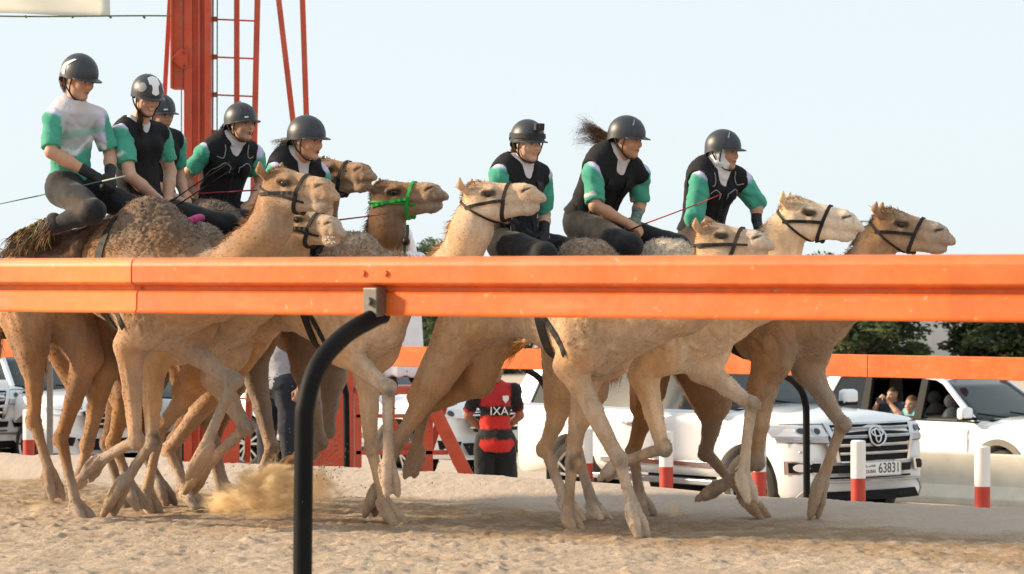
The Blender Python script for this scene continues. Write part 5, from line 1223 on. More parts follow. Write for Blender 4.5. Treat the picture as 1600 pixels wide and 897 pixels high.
def lc_front(car, plate=True):
    o = car.o; fr_ = car.front
    gl = fr_('grille', [(-.60, 1.085), (-.50, .70), (.50, .70), (.60, 1.085)], 'trim_black', .012)
    for sg in (-1, 1): fr_('grille_surround', [(sg*.60, 1.10), (sg*.50, .69), (sg*.545, .69), (sg*.655, 1.10)], 'chrome', .030, .03)
    fr_('grille_surround', [(-.60, 1.10), (.60, 1.10), (.60, 1.082), (-.60, 1.082)], 'chrome', .030, .03)
    for z, h_, w_ in ((1.040, .026, .575), (.955, .030, .555), (.865, .030, .535), (.778, .026, .515)):
        fr_('grille_bar', [(-w_, z+h_/2), (w_, z+h_/2), (w_-.012, z-h_/2), (-w_+.012, z-h_/2)], 'silver_trim', .030, .02); fr_('grille_bar', [(-w_, z+h_/2+.002), (w_, z+h_/2+.002), (w_, z+h_/2-.010), (-w_, z+h_/2-.010)], 'chrome', .036, .01)
    fr_('grille_surround', [(-.50, .70), (.50, .70), (.49, .685), (-.49, .685)], 'chrome', .028, .03)
    # emblem: ring and two crossed ovals
    def ring(cy, cz, ra, rb, r, off): return MB().tube([car.fp(cy+ra*math.cos(a), cz+rb*math.sin(a), off) for a in np.linspace(0, 2*math.pi, 37)], r, 8, cap=False)
    em = fr_('emblem', [(.115*math.cos(a), .955+.098*math.sin(a)) for a in np.linspace(0, 2*math.pi, 24, endpoint=False)], 'trim_black', .042, .02)
    ring(0, .955, .118, .100, .013, .046).build('emblem_ring', 'chrome', em, smooth=True); ring(0, .962, .040, .072, .011, .052).build('emblem_oval', 'chrome', em, smooth=True); ring(0, .990, .082, .036, .011, .052).build('emblem_oval', 'chrome', em, smooth=True)
    for sg in (-1, 1):
        hl = fr_('headlight', [(sg*.66, 1.085), (sg*.64, .985), (sg*.70, .93), (sg*1.06, .945), (sg*1.10, 1.02), (sg*1.06, 1.085)], 'lamp_clear', .008, .012)
        for y in (.745, .865):
            fr_('projector', [(sg*(y+.046*math.cos(a)), 1.022+.044*math.sin(a)) for a in np.linspace(0, 2*math.pi, 16, endpoint=False)], 'chrome', .016, .01, hl); fr_('projector', [(sg*(y+.034*math.cos(a)), 1.022+.032*math.sin(a)) for a in np.linspace(0, 2*math.pi, 16, endpoint=False)], 'lamp_dark', .022, .01, hl)
        fr_('light_strip', [(sg*.64, .965), (sg*1.05, .965), (sg*1.03, .905), (sg*.62, .895)], 'silver_trim', .012, .012, hl)
        fr_('lamp_gap', [(sg*.63, 1.096), (sg*1.06, 1.096), (sg*1.06, 1.088), (sg*.64, 1.088)], 'trim_black', .006, .02, hl); fr_('lamp_gap', [(sg*.60, .893), (sg*1.03, .902), (sg*1.03, .894), (sg*.60, .884)], 'trim_black', .006, .02, hl)
        fr_('bumper_wing', [(sg*.52, .89), (sg*.66, .89), (sg*.56, .72), (sg*.53, .70)], 'silver_trim', .018, .02)
        fg = fr_('fog_surround', [(sg*.66, .70), (sg*.98, .705), (sg*.975, .565), (sg*.70, .575)], 'chrome', .010, .02)
        fr_('fog_recess', [(sg*.72, .685), (sg*.96, .69), (sg*.955, .58), (sg*.75, .59)], 'trim_black', .016, .02, fg)
        fr_('fog_lamp', [(sg*(.885+.045*math.cos(a)), .637+.042*math.sin(a)) for a in np.linspace(0, 2*math.pi, 14, endpoint=False)], 'lamp_clear', .024, .02, fg)
    fr_('lower_intake', [(-.62, .655), (.62, .655), (.60, .575), (-.60, .575)], 'trim_black', .008); fr_('bumper_slot', [(-.60, .535), (.60, .535), (.60, .515), (-.60, .515)], 'trim_black', .008)
    fr_('bumper_lip', [(-.80, .50), (.80, .50), (.79, .472), (-.79, .472)], 'silver_trim', .014)
    for sg in (-1, 1): fr_('bumper_lip', [(sg*.80, .50), (sg*.93, .30), (sg*.90, .285), (sg*.765, .475)], 'silver_trim', .014)
    fr_('skid_intake', [(-.70, .385), (.70, .385), (.80, .285), (-.80, .285)], 'trim_black', .008); fr_('parking_sensor', [(-.88+.012*math.cos(a), .80+.012*math.sin(a)) for a in np.linspace(0, 6.28, 8, endpoint=False)], 'silver_trim', .006)
    if plate:
        x = car.fp(0, .615, .055)[0]; y0 = .05
        pl = MB().box((x, y0, .612), (.012, .56, .135)).build('licence_plate', 'plate_white', o, bevel=.003)
        MB().box((x-.003, y0, .612), (.012, .585, .158)).build('plate_frame', 'silver_trim', pl)
        def put(s_, y, z, size, sx=1.0):
            me = text_mesh(s_, size); tb_ = link('plate_text', me, 'print_black', pl); tb_.matrix_local = Matrix.Translation((x+.007, y, z)) @ Matrix(((0, 0, 1, 0), (1, 0, 0, 0), (0, 1, 0, 0), (0, 0, 0, 1))) @ Matrix.Diagonal((sx, 1, 1, 1))
        put('63831', y0+.105, .612, .150, .88); put('DUBAI', y0-.175, .585, .052, .95)
        # the Arabic word above, as pen strokes
        st = [[(-.10, .655), (-.085, .640), (-.105, .634), (-.125, .640)], [(-.14, .640), (-.17, .638), (-.175, .648)], [(-.185, .655), (-.20, .640), (-.225, .638), (-.235, .648), (-.215, .656)]]
        for k in st: MB().tube(smooth_pts([V(x+.007, y0-y_-.345, z_) for y_, z_ in k], 4), .0045, 5).build('plate_text', 'print_black', pl)
hd_ = math.radians(50); d0 = at(1367, 681, 35.1); cz = d0[2]-.955
ch, sh_ = math.cos(hd_), math.sin(hd_); loc = V(d0[0]-2.46*ch, d0[1]+2.46*sh_, cz)
land = Car('off_road_car', 'large white off-road car with chrome grille and emblem, facing the camera at right', loc, hd_, LC); lc_front(land)
SV = dict(W=1.88, xf=2.35, xr=-2.35, zhood=.98, zbelt=1.08, zsill=.40, zbump=.25, xcowl=.95, bow=.26, rake=0, xa=1.42, xb=-1.36, rw=.36, ra=.43, zroof=1.68, wbelt=.84, wroof=.62,
          xwtop=.10, xrtop=-1.95, xrbase=-2.22, xbp=-.10, xcp=-1.10, flare=True, white_a=True, open=('rear_window', 'front_window'))
def sv_front(car):
    fr_ = car.front
    fr_('grille', [(-.55, .90), (-.42, .62), (.42, .62), (.55, .90)], 'trim_black', .012); fr_('lower_grille', [(-.6, .48), (.6, .48), (.5, .32), (-.5, .32)], 'trim_black', .010)
    for z in (.84, .76, .68): fr_('grille_bar', [(-.5, z+.012), (.5, z+.012), (.5, z-.012), (-.5, z-.012)], 'chrome', .02, .01)
    for sg in (-1, 1):
        h = fr_('headlight', [(sg*.60, .92), (sg*.55, .80), (sg*.90, .82), (sg*.94, .92)], 'lamp_clear', .010); fr_('projector', [(sg*(.75+.04*math.cos(a)), .868+.038*math.sin(a)) for a in np.linspace(0, 6.28, 14, endpoint=False)], 'lamp_dark', .018, .01, h)
        fr_('fog_recess', [(sg*.62, .50), (sg*.86, .52), (sg*.84, .40), (sg*.66, .38)], 'trim_black', .010)
hd2 = math.radians(50); wc_ = at(1562, 746, 43.5); ch, sh_ = math.cos(hd2), math.sin(hd2)
# front right wheel at that bearing; the car's origin follows from it
loc2 = V(wc_[0]-1.42*ch+.91*math.sin(hd2)*1.0, wc_[1]+1.42*sh_+.91*math.cos(hd2), wc_[2]-.36); loc2[2] = max(loc2[2], -2)
suv = Car('crossover_car', 'white crossover car with two people looking out of its open rear window', loc2, hd2, SV)
sv_front(suv)
for (x, y) in ((.20, -.40), (.20, .40), (-.85, .40)):
    st_ = MB().sphere((x-.10, y, 1.30), (.06, .13, .10), 14, 10).build('headrest', 'seat_grey', suv.o, smooth=True); MB().sphere((x-.06, y, 1.02), (.10, .23, .22), 14, 10).build('seat_back', 'seat_grey', suv.o, smooth=True)
MB().tube(smooth_pts([V(.42, -.42, 1.12), V(.46, -.25, 1.16), V(.46, -.55, 1.16)], 4), .016, 8).build('steering_wheel', 'interior_dark', suv.o)
mat('balloon_red', (.6, .01, .03), rough=.25); bl = MB().sphere((.35, -.30, 1.655), (.075, .09, .06), 14, 10).build('roof_ribbon', 'balloon_red', suv.o, smooth=True)
def copy_car(src, name, label, u, v, d, zl, xl, hd, skip=('licence_plate',), zfix=None):
    """another car of the same build, its front centre at that bearing"""
    p = at(u, v, d); r = src.copy(); COL.objects.link(r); r.name = name; h = math.radians(hd)
    x, y = p[0]-xl*math.cos(h), p[1]+xl*math.sin(h)
    r.location = (x, y, p[2]-zl); r.rotation_euler = (0, 0, -h); tag(r, label, 'car', 'white cars beyond the track')
    for ch_ in src.children:
        if ch_.name.split('.')[0] in skip: continue
        copy_tree(ch_, r)
    return r
copy_car(land.o, 'off_road_car', 'white off-road car with silver grille at the far left edge', -52, 626, 46, .955, 2.46, 64)
cl = dict(SV); cl['open'] = (); cl['flare'] = False
suv2 = Car('crossover_car', 'white crossover car seen between the leftmost camel\'s legs', (0, 0, 0), 0.6, cl); sv_front(suv2)
p = at(185, 640, 46); h = math.radians(52); suv2.o.location = (p[0]-2.35*math.cos(h), p[1]+2.35*math.sin(h), p[2]-.87); suv2.o.rotation_euler = (0, 0, -h)
copy_car(suv2.o, 'crossover_car', 'white crossover car behind the man in the striped shirt', 778, 652, 43.5, .80, 2.35, 40)
copy_car(suv2.o, 'crossover_car', 'white crossover car behind the red platform panel', 470, 655, 47.0, .80, 2.35, 48)

# ---- people in and by the cars
def stand(name, label, loc, rz, J, yaw, pitch, opt, **kw):
    o = empty('person', loc, label, 'person', kw.get('group', 'onlookers'), rz=rz); r = person(o, J, yaw, pitch, opt, voxel=.011); r['o'] = o; return r
def standing(h=1.75, arms='down'):
    k = h/1.75
    J = dict(pelvis=(0, 0, .93), neck=(0, 0, 1.47), head=(.03, 0, 1.62), nS=(0, -.19, 1.42), fS=(0, .19, 1.42), nE=(-.02, -.25, 1.14), fE=(-.02, .25, 1.14), nW=(.06, -.27, .90), fW=(.06, .27, .90),
             nH=(0, -.10, .90), fH=(0, .10, .90), nK=(.02, -.12, .50), fK=(.02, .12, .50), nA=(0, -.13, .09), fA=(0, .13, .09), nT=(.16, -.15, .04), fT=(.16, .15, .04))
    if arms == 'back': J.update(nE=(-.10, -.27, 1.16), fE=(-.10, .27, 1.16), nW=(-.20, -.06, .98), fW=(-.20, .08, 1.0))
    if arms == 'front': J.update(nE=(.02, -.27, 1.16), fE=(.02, .27, 1.16), nW=(.22, -.08, 1.05), fW=(.22, .08, 1.05))
    return {a: np.array(b)*k for a, b in J.items()}
q = at(774, 428, 33.0); z0 = gz(q[0], q[1])
js = stand('p', 'man in red and black striped football shirt with his hands behind his back', (q[0], q[1], z0), math.radians(-82), standing(1.70, 'back'), 0, 0, dict(untucked=True, shirt='stripes', z0=1.005, freq=4.38, ztop=.228, hair=(.03, .02, .015), skin=(.30, .17, .11), sleeve=.80, female=False, trousers=(.012, .012, .014), wide=.022, wrinkle=.010))
# sponsor letters and crest on the chest
me = text_mesh('IXA', .115, .003); tb_ = link('shirt_print', me, 'plate_white', js['shirt']); tb_.matrix_local = Matrix.Translation((.130, .02, 1.180)) @ Matrix(((0, 0, 1, 0), (1, 0, 0, 0), (0, 1, 0, 0), (0, 0, 0, 1)))
MB().prism([(.142, .085+a, 1.300+b) for a, b in ((-.028, .035), (.028, .035), (.03, 0), (0, -.04), (-.03, 0))], (-.02, 0, 0)).build('shirt_crest', 'plate_white', js['shirt'])
q = at(630, 428, 36.6)
zf = CAMH-(605-428)/F*36.6
rb = stand('p', 'man in a white robe and headscarf standing on the red platform', (q[0], q[1], zf), math.radians(-70), standing(1.74, 'front'), 0, 0, dict(shirt=(.78, .77, .82), hair=(.75, .74, .78), skin=(.35, .21, .14), sleeve=1.9, female=False, trousers=(.78, .77, .82), wrinkle=.008))
fd = Field((-.4, -.4, .0), (.4, .4, 1.9), .014); fd.cap((0, 0, 1.30), (0, 0, .16), .17, .235, .05); fd.plane((0, 0, .12), (0, 0, -1)); fd.displace(lambda P: .012*np.sin(np.arctan2(P[:, 1], P[:, 0])*9+P[:, 2]*1.5)*sstep(1.2, .3, P[:, 2]), .05)
P, Q = fd.mesh(1); link('robe', mesh_np('robe', P, Q, np.tile(V(.78, .77, .82), (len(P), 1))), 'cloth', rb['o'])
fd = Field((-.3, -.3, 1.3), (.3, .3, 1.95), .011); fd.ell((.0, 0, 1.655), (.125, .105, .12), .02); fd.cap((-.05, -.09, 1.6), (-.04, -.13, 1.38), .055, .07, .04); fd.cap((-.05, .09, 1.6), (-.04, .13, 1.38), .055, .07, .04); fd.cap((-.08, 0, 1.6), (-.10, 0, 1.36), .08, .10, .04); fd.ell((.11, 0, 1.60), (.05, .055, .09), .02, op='sub')
P, Q = fd.mesh(1); link('headscarf', mesh_np('headscarf', P, Q, np.tile(V(.78, .77, .82), (len(P), 1))), 'cloth', rb['o'])
q = at(436, 428, 30.0); z0 = gz(q[0], q[1])
stand('p', 'man in dark navy trousers standing behind the camels left of the red panel', (q[0], q[1], z0), math.radians(-120), standing(1.76), 0, 0, dict(shirt=(.30, .30, .34), hair=(.03, .02, .015), skin=(.33, .2, .14), female=False, trousers=(.016, .018, .028), wide=.02))
# two people at the open rear window
def in_car(label, x, y, z, s_, yaw, J, opt): 
    p = loc2+V(x*math.cos(hd2)+y*math.sin(hd2), -x*math.sin(hd2)+y*math.cos(hd2), z)
    return stand('p', label, p, -hd2, {a: np.array(b)*s_ for a, b in J.items()}, yaw, 0, opt, group='people in the white crossover')
sit = dict(pelvis=(0, 0, .10), neck=(0, 0, .60), head=(.02, 0, .74), nS=(0, -.18, .56), fS=(0, .18, .56), nH=(0, -.1, .08), fH=(0, .1, .08), nK=(.38, -.12, .12), fK=(.38, .12, .12), nA=(.40, -.13, -.22), fA=(.40, .13, -.22), nT=(.5, -.13, -.24), fT=(.5, .13, -.24))
# turned to the window: their forwards is the car's right
def turned(J): return {a: V(b[1]*0+b[1], -b[0], b[2]) if False else V(b[1], -b[0], b[2]) for a, b in J.items()}
man = dict(sit); man.update(nE=(.16, -.27, .46), fE=(.16, .27, .46), nW=(.20, -.12, .64), fW=(.20, .12, .62)); mt = {a: V(-b[1]*1.0, -b[0], b[2]) if False else V(b[1], -b[0], b[2]) for a, b in man.items()}
mt['nK'] = V(.38, -.1, .12); mt['fK'] = V(.38, .1, .12); mt['nA'] = V(.4, -.1, -.2); mt['fA'] = V(.4, .1, -.2); mt['nT'] = V(.5, -.1, -.22); mt['fT'] = V(.5, .1, -.22)
mrd = in_car('man photographing with a phone from the crossover\'s rear window', -.86, -.50, .66, .95, math.radians(-88), mt, dict(shirt=(.03, .05, .07), hair=(.05, .035, .02), skin=(.55, .34, .25), female=False, sleeve=.8))
ph = MB().box((-.005, -.255, .635), (.155, .012, .075)); pho = ph.build('phone', 'trim_black'); pho.parent = None
pw = Matrix.Translation(mrd['o'].location) @ Matrix.Rotation(-hd2, 4, 'Z'); pho.matrix_world = pw; tag(pho, 'dark phone held up by the man in the car window', 'phone')
kid = dict(sit); kid.update(nE=(.10, -.24, .40), fE=(.12, .24, .40), nW=(.24, -.10, .38), fW=(.26, .16, .38)); kt = {a: V(b[1], -b[0], b[2]) for a, b in kid.items()}
for a in ('nK', 'fK', 'nA', 'fA', 'nT', 'fT'): kt[a] = mt[a]
in_car('child in a pale blue shirt leaning on the crossover\'s rear window sill', -.46, -.56, .70, .74, math.radians(-80), kt, dict(shirt=(.20, .45, .50), hair=(.14, .07, .035), skin=(.56, .34, .25), female=False, sleeve=.7, hscale=1.15))
# ------------------------------------------------------------------ trees beyond
m, t, p = node_mat('leaves')
a_ = t.nodes.new('ShaderNodeAttribute'); a_.attribute_name = 'Col'; t.links.new(a_.outputs['Color'], p.inputs['Base Color']); p.inputs['Roughness'].default_value = .7; p.inputs['Specular IOR Level'].default_value = .25
tr_ = t.nodes.new('ShaderNodeBsdfTranslucent'); t.links.new(a_.outputs['Color'], tr_.inputs['Color']); mx = t.nodes.new('ShaderNodeMixShader'); mx.inputs[0].default_value = .25
t.links.new(p.outputs[0], mx.inputs[1]); t.links.new(tr_.outputs[0], mx.inputs[2]); t.links.new(mx.outputs[0], t.nodes['Material Output'].inputs['Surface'])
mat('bark', (.09, .07, .05), rough=.95, var=.3, scale=6, bump=.5, bscale=20)
def tree_meshes(seed, hgt=4.4, wid=2.6, n=15000):
    r = np.random.RandomState(seed); mb = MB(); tips = []
    mb.tube(smooth_pts([(0, 0, -.3), (.05, .03, .5), (.0, .0, 1.1)], 4), [.17, .16, .15, .14, .13, .12, .12, .11, .10], 8)
    for k in range(9):
        a = k*2.4+r.rand(); e = .3+.9*r.rand(); L = (.6+.6*r.rand())*wid*.55; s_ = V(0, 0, .4+.8*r.rand()); d = V(math.cos(a)*math.cos(e), math.sin(a)*math.cos(e), math.sin(e)); end = s_+d*L+V(0, 0, .5*hgt*.4)
        mb.tube(smooth_pts([s_, s_+d*L*.5, end], 4), [.08, .07, .06, .055, .05, .045, .035, .025, .02], 6); tips.append(end)
    cl = []
    for k in range(64):
        a = r.rand()*6.28; zz = .02+.96*r.rand(); rad = wid*.5*math.sqrt(max(.05, 1-(zz*1.02-.42)**2/.42))*(.35+.65*r.rand()**.5); cl.append((V(math.cos(a)*rad, math.sin(a)*rad, zz*hgt*.92), .28+.38*r.rand(), .65+.7*r.rand()))
    i = r.randint(0, len(cl), n); C = np.array([c[0] for c in cl])[i]; R = np.array([c[1] for c in cl])[i]; B = np.array([c[2] for c in cl])[i]
    dv = r.randn(n, 3); dv /= np.linalg.norm(dv, axis=1)[:, None]; P0 = C+dv*(R*r.rand(n)**.4)[:, None]*[1, 1, .8]
    P0[:, 2] = np.maximum(P0[:, 2], .03)
    u = r.randn(n, 3); u /= np.linalg.norm(u, axis=1)[:, None]; v = np.cross(u, r.randn(n, 3)); v /= np.linalg.norm(v, axis=1)[:, None]; sz = .05+.075*r.rand(n)[:, None]
    Vt = np.stack([P0-u*sz, P0-v*sz*.5, P0+u*sz, P0+v*sz*.5], 1).reshape(-1, 3); Q = np.arange(n*4).reshape(n, 4)
    col = np.array((.075, .105, .050))*B[:, None]*(.7+.6*r.rand(n)[:, None])*np.where(r.rand(n)[:, None] < .12, [1.5, 1.3, .9], [1, 1, 1])
    return mb, mesh_np('crown', Vt, Q, np.repeat(col, 4, 0), smooth=False)
protos = []
for sd in (3, 8, 21, 34):
    mb, cm = tree_meshes(sd); tr0 = mb.build('trunk', 'bark', smooth=True); tm = tr0.data; bpy.data.objects.remove(tr0); cm.materials.append(M['leaves']); protos.append((tm, cm))
tl_ = [(-30, 384, 150, 'green tree at the far left edge behind the tasselled blanket'), (55, 400, 170, 'dark tree behind the leftmost camel\'s hind legs'), (190, 412, 170, 'dark tree behind the leftmost camel\'s belly'), (330, 408, 170, 'dark tree behind the red mast'), (470, 410, 150, 'dark tree left of the man in white'),
       (664, 369, 95, 'small rounded green tree between the green halter and the pale tan camel'), (745, 404, 150, 'dark tree behind the central camel\'s haunch'), (870, 408, 160, 'dark tree behind the central camel\'s girth'), (1000, 405, 160, 'dark tree behind the central camel\'s shoulder'), (1130, 404, 160, 'dark tree behind the rightmost jockey'),
       (1262, 391, 130, 'dark tree whose top shows under the whitish camel\'s chin'), (1335, 412, 200, 'dense dark tree left of the bright sky gap'), (1572, 408, 180, 'dense dark tree right of the bright sky gap'), (1670, 402, 190, 'dense dark tree at the far right edge'), (1625, 400, 200, 'dark tree half hidden behind the one right of the bright sky gap'), (1310, 405, 180, 'dark tree half hidden behind the one left of the bright sky gap')]
for i, (u, vt, wpx, lb) in enumerate(tl_):
    d = 100+(i*37 % 11); b = at(u, vt, d); z0 = gz(b[0], b[1]); h = b[2]-z0; o = empty('tree', (b[0], b[1], z0), lb, 'tree', 'trees beyond the far road', rz=i*1.3)
    tm, cm = protos[i % 4]; sx = wpx/F*d/2.6; o.scale = (sx, sx, h/4.4); link('trunk', tm, None, o); link('crown', cm, None, o)
mat('wall_white', (.78, .77, .74), rough=.8, var=.04, scale=.5)
wp = at(1450, 428, 113); wl = empty('boundary_wall', (wp[0], wp[1], gz(wp[0], wp[1])), 'long white wall glimpsed through the gap between the right-hand trees', 'wall')
for i in range(-3, 3): MB().box((4.02*i+2, 0, 1.4), (4.0, .2, 2.8)).build('wall_panel', 'wall_white', wl, bevel=.02); MB().box((4.02*i, -.05, 1.45), (.25, .35, 2.9)).build('wall_pier', 'wall_white', wl, bevel=.02)
pp = at(1358, 428, 128); lp = empty('lamp_post', (pp[0], pp[1], gz(pp[0], pp[1])), 'thin pale lamp post between the two rightmost camel heads', 'lamp post')
hz = at(1358, 346, 128)[2]-gz(pp[0], pp[1]); MB().tube([(0, 0, 0), (0, 0, hz)], .035, 8).build('pole', 'galvanised', lp); MB().bar((-.35, 0, hz), (.35, 0, hz), .05, .05).build('lamp_arm', 'galvanised', lp); MB().box((-.4, 0, hz-.03), (.25, .12, .06)).build('lamp_head', 'galvanised', lp); MB().box((.4, 0, hz-.03), (.25, .12, .06)).build('lamp_head', 'galvanised', lp)

# ------------------------------------------------------------------ hair, scarf, canes, ropes, tassels
def rl_(key, u, v, lat=0.0): r = RD[key]; return r['fr'].loc(u, v, lat)-r['base']
def hair(key, pts, n, sp_, col, **kw): return hair_lock(RD[key]['o'], [rl_(key, *q) for q in pts], n, sp_, col, **kw)
hair('R1', [(103, 122), (99, 132), (101, 144)], 300, .014, (.16, .09, .045), root_r=.016, wave=.006)
hair('R2', [(221, 168, -.03), (219, 190, -.05), (220, 216, -.08)], 420, .016, (.045, .022, .014))
hair('R4', [(360, 198), (350, 203), (346, 212)], 420, .022, (.06, .032, .018), root_r=.02, wave=.02)
hair('R5', [(462, 222), (446, 226), (434, 236)], 460, .022, (.32, .20, .10), root_r=.016)
hair('R6', [(808, 222), (803, 232), (802, 242)], 200, .010, (.15, .065, .03))
hair('R7', [(955, 216), (944, 213), (928, 204), (908, 193)], 520, .030, (.06, .028, .016), wave=.020, tail=.4, wid=.0014, root_r=.014)
hair('R7', [(953, 220), (938, 222), (922, 216), (902, 222)], 200, .024, (.07, .033, .018), wave=.024, tail=.4, wid=.0014, root_r=.012)
hair('R7', [(955, 216), (940, 208), (922, 202), (904, 210)], 130, .030, (.10, .05, .028), wave=.024, tail=.4, wid=.0014, root_r=.012)
# white scarf of the rightmost jockey
r8 = RD['R8']; hp = r8['hp']; J = r8['J']; hc = J['head']; fd = Field(hc-[.22, .22, .30], hc+[.22, .22, .16], .008); kk = .90
fd.ell(hp(-.015, 0, -.02), np.array((.100, .088, .125))*kk, .02, r8['Rh']); fd.cap(hp(-.02, 0, -.08), J['neck']+V(.01, 0, -.005), .072, .098, .03); fd.ell(hp(.12, 0, -.018), np.array((.085, .058, .088))*kk, .012, r8['Rh'], op='sub')
fd.displace(lambda P: .007*fbm(P[:, 0]*18, P[:, 1]*18, P[:, 2]*34, 2), .03); P, Q = fd.mesh(1); link('scarf', mesh_np('scarf', P, Q, np.tile(V(.72, .71, .72), (len(P), 1))), 'cloth', r8['o'])
mat('cane_dark', (.03, .012, .012), rough=.5); mat('cane_red', (.30, .015, .04), rough=.6); mat('cane_pale', (.35, .42, .36), rough=.5); mat('cane_green', (.02, .10, .07), rough=.6)
def cane(key, segs, label, name='riding_cane', r0=.0055, r1=.003):
    fr = CAMELS[key]['fr']; pts = [fr.loc(*q) for q, _ in segs]; pw = [fr.o+fr.h*q[0]+fr.L*q[1]+V(0, 0, q[2]) for q in pts]
    o = empty(name, pw[0], label, 'cane' if 'rope' not in name else 'rope', 'riding canes'); k = len(pw)-1
    for i in range(k): MB().tube([pw[i]-pw[0], pw[i+1]-pw[0]], [r0+(r1-r0)*i/k, r0+(r1-r0)*(i+1)/k], 8).build('handle' if i == 0 else 'shaft', segs[i][1], o, smooth=True)
cane('C1', [((196, 275, -.12), 'cane_pale'), ((160, 283, -.12), 'cane_green'), ((60, 306, -.12), 'cane_green'), ((-30, 325, -.12), 'cane_dark')], 'long thin dark cane held by the leftmost jockey, pointing back')
cane('C2', [((250, 327, -.06), 'cane_dark'), ((300, 292, -.06), 'cane_dark'), ((360, 253, -.06), 'cane_dark')], 'upper of two thin black canes before the jockey with grey piping')
cane('C2', [((262, 331, -.02), 'cane_dark'), ((320, 292, -.02), 'cane_dark'), ((367, 262, -.02), 'cane_dark')], 'lower of two thin black canes before the jockey with grey piping')
cane('C4', [((306, 303, -.16), 'cane_red'), ((350, 300, -.12), 'cane_red'), ((402, 297, -.05), 'cane_red')], 'red rope rein held by the jockey with grey piping', 'rein_rope', .006, .005)
cane('C5', [((510, 346, .10), 'cane_red'), ((575, 338, .10), 'cane_red'), ((602, 334, .10), 'cane_dark')], 'short red cane pointing at the green-haltered camel\'s throat')
cane('C7', [((978, 362, -.12), 'cane_dark'), ((1012, 348, -.12), 'cane_red'), ((1090, 319, -.12), 'cane_red'), ((1126, 304, -.12), 'cane_dark')], 'red and black cane held by the jockey with flying hair')
# lead rope under the green halter, cords on saddles
c = CAMELS['C4']; fr = c['fr']; MB().tube(smooth_pts([fr.loc(637, 352, 0), fr.loc(637, 366, -.02), fr.loc(633, 380, -.03), fr.loc(631, 410, -.03)], 5), .010, 8).build('lead_rope', 'cane_green', c['root'], smooth=True)
MB().sphere(fr.loc(634, 377, -.03), (.03, .025, .03), 8, 6).build('rope_knot', 'cane_dark', c['root'], smooth=True)
def cords(key, u, v, lat, m, n=7, sz=22):
    c = CAMELS[key]; fr = c['fr']; r = np.random.RandomState(u)
    for i in range(n):
        du, dv = r.uniform(-sz, sz), r.uniform(-sz*.2, sz*.8); MB().tube(smooth_pts([fr.loc(u, v, lat), fr.loc(u+du*.5, v-abs(du)*.3, lat-.02), fr.loc(u+du, v+dv, lat-.02)], 4), .005, 5).build('saddle_cord', m, c['root'])
cords('C6', 838, 382, -.22, 'cord_teal'); cords('C7', 982, 386, -.22, 'cord_red', 6, 14)
c = CAMELS['C2']; pr_ = c['fr'].loc(283, 345, -.05); MB().tube([pr_+V(.09*math.cos(a), .16*math.sin(a), .02*math.sin(a*2)) for a in np.linspace(0, 6.28, 20)], .026, 10, cap=False).build('pommel_pad', 'cord_pink', c['root'], smooth=True)
# tasselled blanket fringe on the leftmost camel
c = CAMELS['C1']; fr = c['fr']; n = 900; uu = rng.uniform(22, 84, n); vv = 338+(84-uu)*.45+rng.uniform(-4, 22, n); ro = np.array([fr.loc(a, b, l) for a, b, l in zip(uu, vv, rng.uniform(-.30, -.16, n))])
pal = np.array([(.05, .04, .03), (.22, .13, .06), (.14, .15, .06), (.38, .24, .10), (.07, .06, .05), (.22, .06, .04)])[rng.randint(0, 6, n)]
strands('fringe', ro, np.tile([-.45, -.25, -.75], (n, 1)), .11, .0050, pal, c['root'], .25, .28)
# froth on the low camel's lips
mat('froth', (.8, .78, .74), rough=.4); c = CAMELS['C2']; mb = MB(); r = np.random.RandomState(5)
for k in range(16): mb.sphere(c['hp'](.38+.08*r.rand(), -.052+.012*r.rand(), -.092-.05*r.rand()**2), .003+.004*r.rand(), 6, 4)
tag(mb.build('froth', 'froth', c['root'], smooth=True), kind='stuff')

# ------------------------------------------------------------------ dust and flying grains
def dust_mat(name, dens, seed, sc_):
    m = bpy.data.materials.new(name); m.use_nodes = True; t = m.node_tree; t.nodes.clear(); out = t.nodes.new('ShaderNodeOutputMaterial'); v = t.nodes.new('ShaderNodeVolumePrincipled')
    v.inputs['Color'].default_value = (.99, .81, .54, 1); v.inputs['Anisotropy'].default_value = .15
    tc = t.nodes.new('ShaderNodeTexCoord'); mp = t.nodes.new('ShaderNodeMapping'); mp.inputs['Location'].default_value = (seed, seed*.7, 0); n = t.nodes.new('ShaderNodeTexNoise'); n.inputs['Scale'].default_value = sc_; n.inputs['Detail'].default_value = 8; n.inputs['Roughness'].default_value = .68; n.inputs['Distortion'].default_value = .6
    t.links.new(tc.outputs['Object'], mp.inputs[0]); t.links.new(mp.outputs[0], n.inputs['Vector'])
    ln = t.nodes.new('ShaderNodeVectorMath'); ln.operation = 'LENGTH'; t.links.new(tc.outputs['Object'], ln.inputs[0])
    f = t.nodes.new('ShaderNodeMapRange'); f.inputs[1].default_value = .2; f.inputs[2].default_value = 1.0; f.inputs[3].default_value = .12; f.inputs[4].default_value = -.30; t.links.new(ln.outputs['Value'], f.inputs[0])
    ad = t.nodes.new('ShaderNodeMath'); ad.operation = 'ADD'; t.links.new(n.outputs['Fac'], ad.inputs[0]); t.links.new(f.outputs[0], ad.inputs[1])
    r = t.nodes.new('ShaderNodeMapRange'); r.inputs[1].default_value = .48; r.inputs[2].default_value = .78; r.inputs[3].default_value = 0; r.inputs[4].default_value = dens; t.links.new(ad.outputs[0], r.inputs[0])
    t.links.new(r.outputs[0], v.inputs['Density']); t.links.new(v.outputs[0], out.inputs['Volume']); return m
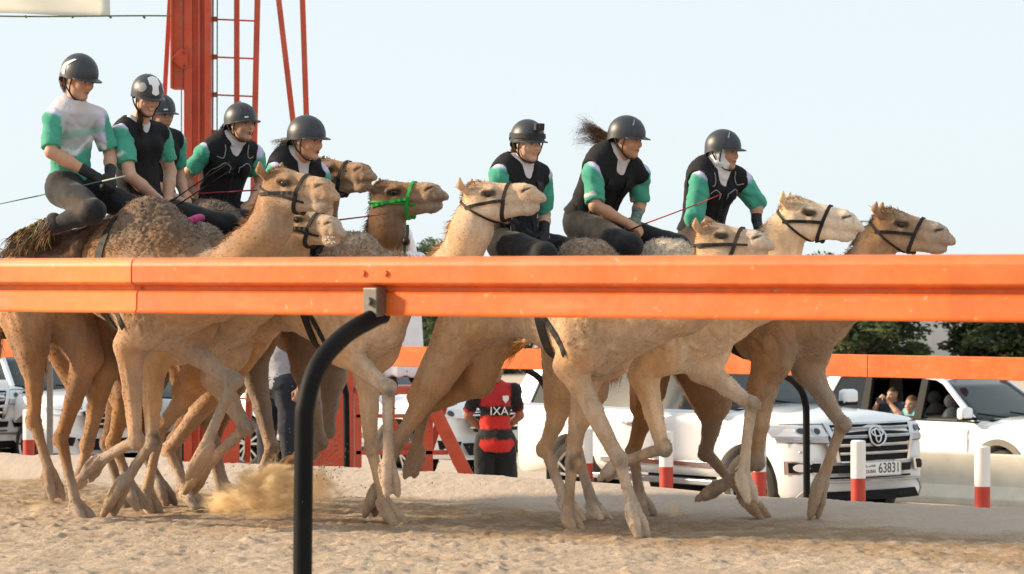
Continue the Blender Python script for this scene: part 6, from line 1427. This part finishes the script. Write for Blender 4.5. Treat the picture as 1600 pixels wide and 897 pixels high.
def plume(u, v, d, ru, rv, dens, seed, label, sc_=3.2):
    c = at(u, v, d); k = d/F; o = MB().sphere((0, 0, 0), 1.0, 20, 12).build('dust_cloud', dust_mat('dust%d' % seed, dens, seed, sc_)); o.location = c; o.scale = (ru*k, ru*k*.55, rv*k); tag(o, label, 'dust', kind='stuff')
plume(428, 768, 20.3, 140, 84, 130, 1, 'golden cloud of kicked-up sand under the left camels', 3.4); plume(352, 785, 20.1, 70, 42, 80, 2, 'low dust at the edge of the golden cloud'); plume(500, 760, 20.6, 72, 70, 45, 3, 'thin dust right of the black rail post')
plume(1052, 800, 21.2, 28, 40, 34, 4, 'small spurt of sand behind the whitish camel'); plume(60, 795, 20.7, 55, 26, 10, 5, 'small dust puff by the leftmost hind foot'); plume(868, 740, 22.2, 24, 46, 9, 6, 'faint dust behind the central camel\'s forelegs'); plume(40, 735, 23.4, 110, 50, 2.5, 7, 'thin dust haze low at the left edge', 1.2)
# flying grains
n = 900; uu = np.concatenate([rng.normal(430, 55, 550), rng.normal(515, 14, 200), rng.uniform(330, 760, 150)]); vv = np.concatenate([rng.normal(765, 30, 550), rng.normal(715, 24, 200), rng.uniform(560, 790, 150)]); dd = rng.normal(20.9, .25, n)
G = np.array([at(a, b, c) for a, b, c in zip(uu, np.minimum(vv, 800), dd)]); sz = rng.uniform(.0018, .0055, n); tet = np.array([(1, 1, 1), (1, -1, -1), (-1, 1, -1), (-1, -1, 1)])*.8
Vt = (G[:, None, :]+tet[None]*sz[:, None, None]).reshape(-1, 3); Fq = np.array([(0, 1, 2), (0, 3, 1), (0, 2, 3), (1, 3, 2)]); Q = (np.arange(n)[:, None, None]*4+Fq[None]).reshape(-1, 3)
mat('grain', (.34, .22, .12), rough=.9); tag(link('sand_grains', mesh_np('sand_grains', Vt, Q, smooth=False), 'grain'), 'grains of sand thrown up by the camels\' feet', 'sand', kind='stuff')

# ------------------------------------------------------------------ thin the skins: flat stretches need few faces
jobs = []
for o in list(bpy.data.objects):
    k = o.name.split('.')[0]
    r = {'body': .34, 'shirt': .36, 'trousers': .28, 'vest': .40, 'shoe': .25, 'robe': .3, 'headscarf': .35, 'scarf': .5, 'glove': .6}.get(k)
    if o.type == 'MESH' and r and len(o.data.polygons) > 2500: jobs.append((o, o.modifiers.new('thin', 'DECIMATE'))); jobs[-1][1].ratio = r
bpy.context.view_layer.update(); dg = bpy.context.evaluated_depsgraph_get()
for o, md in jobs:
    me = bpy.data.meshes.new_from_object(o.evaluated_get(dg)); o.modifiers.remove(md); old = o.data; o.data = me; me.name = old.name
    if old.users == 0: bpy.data.meshes.remove(old)
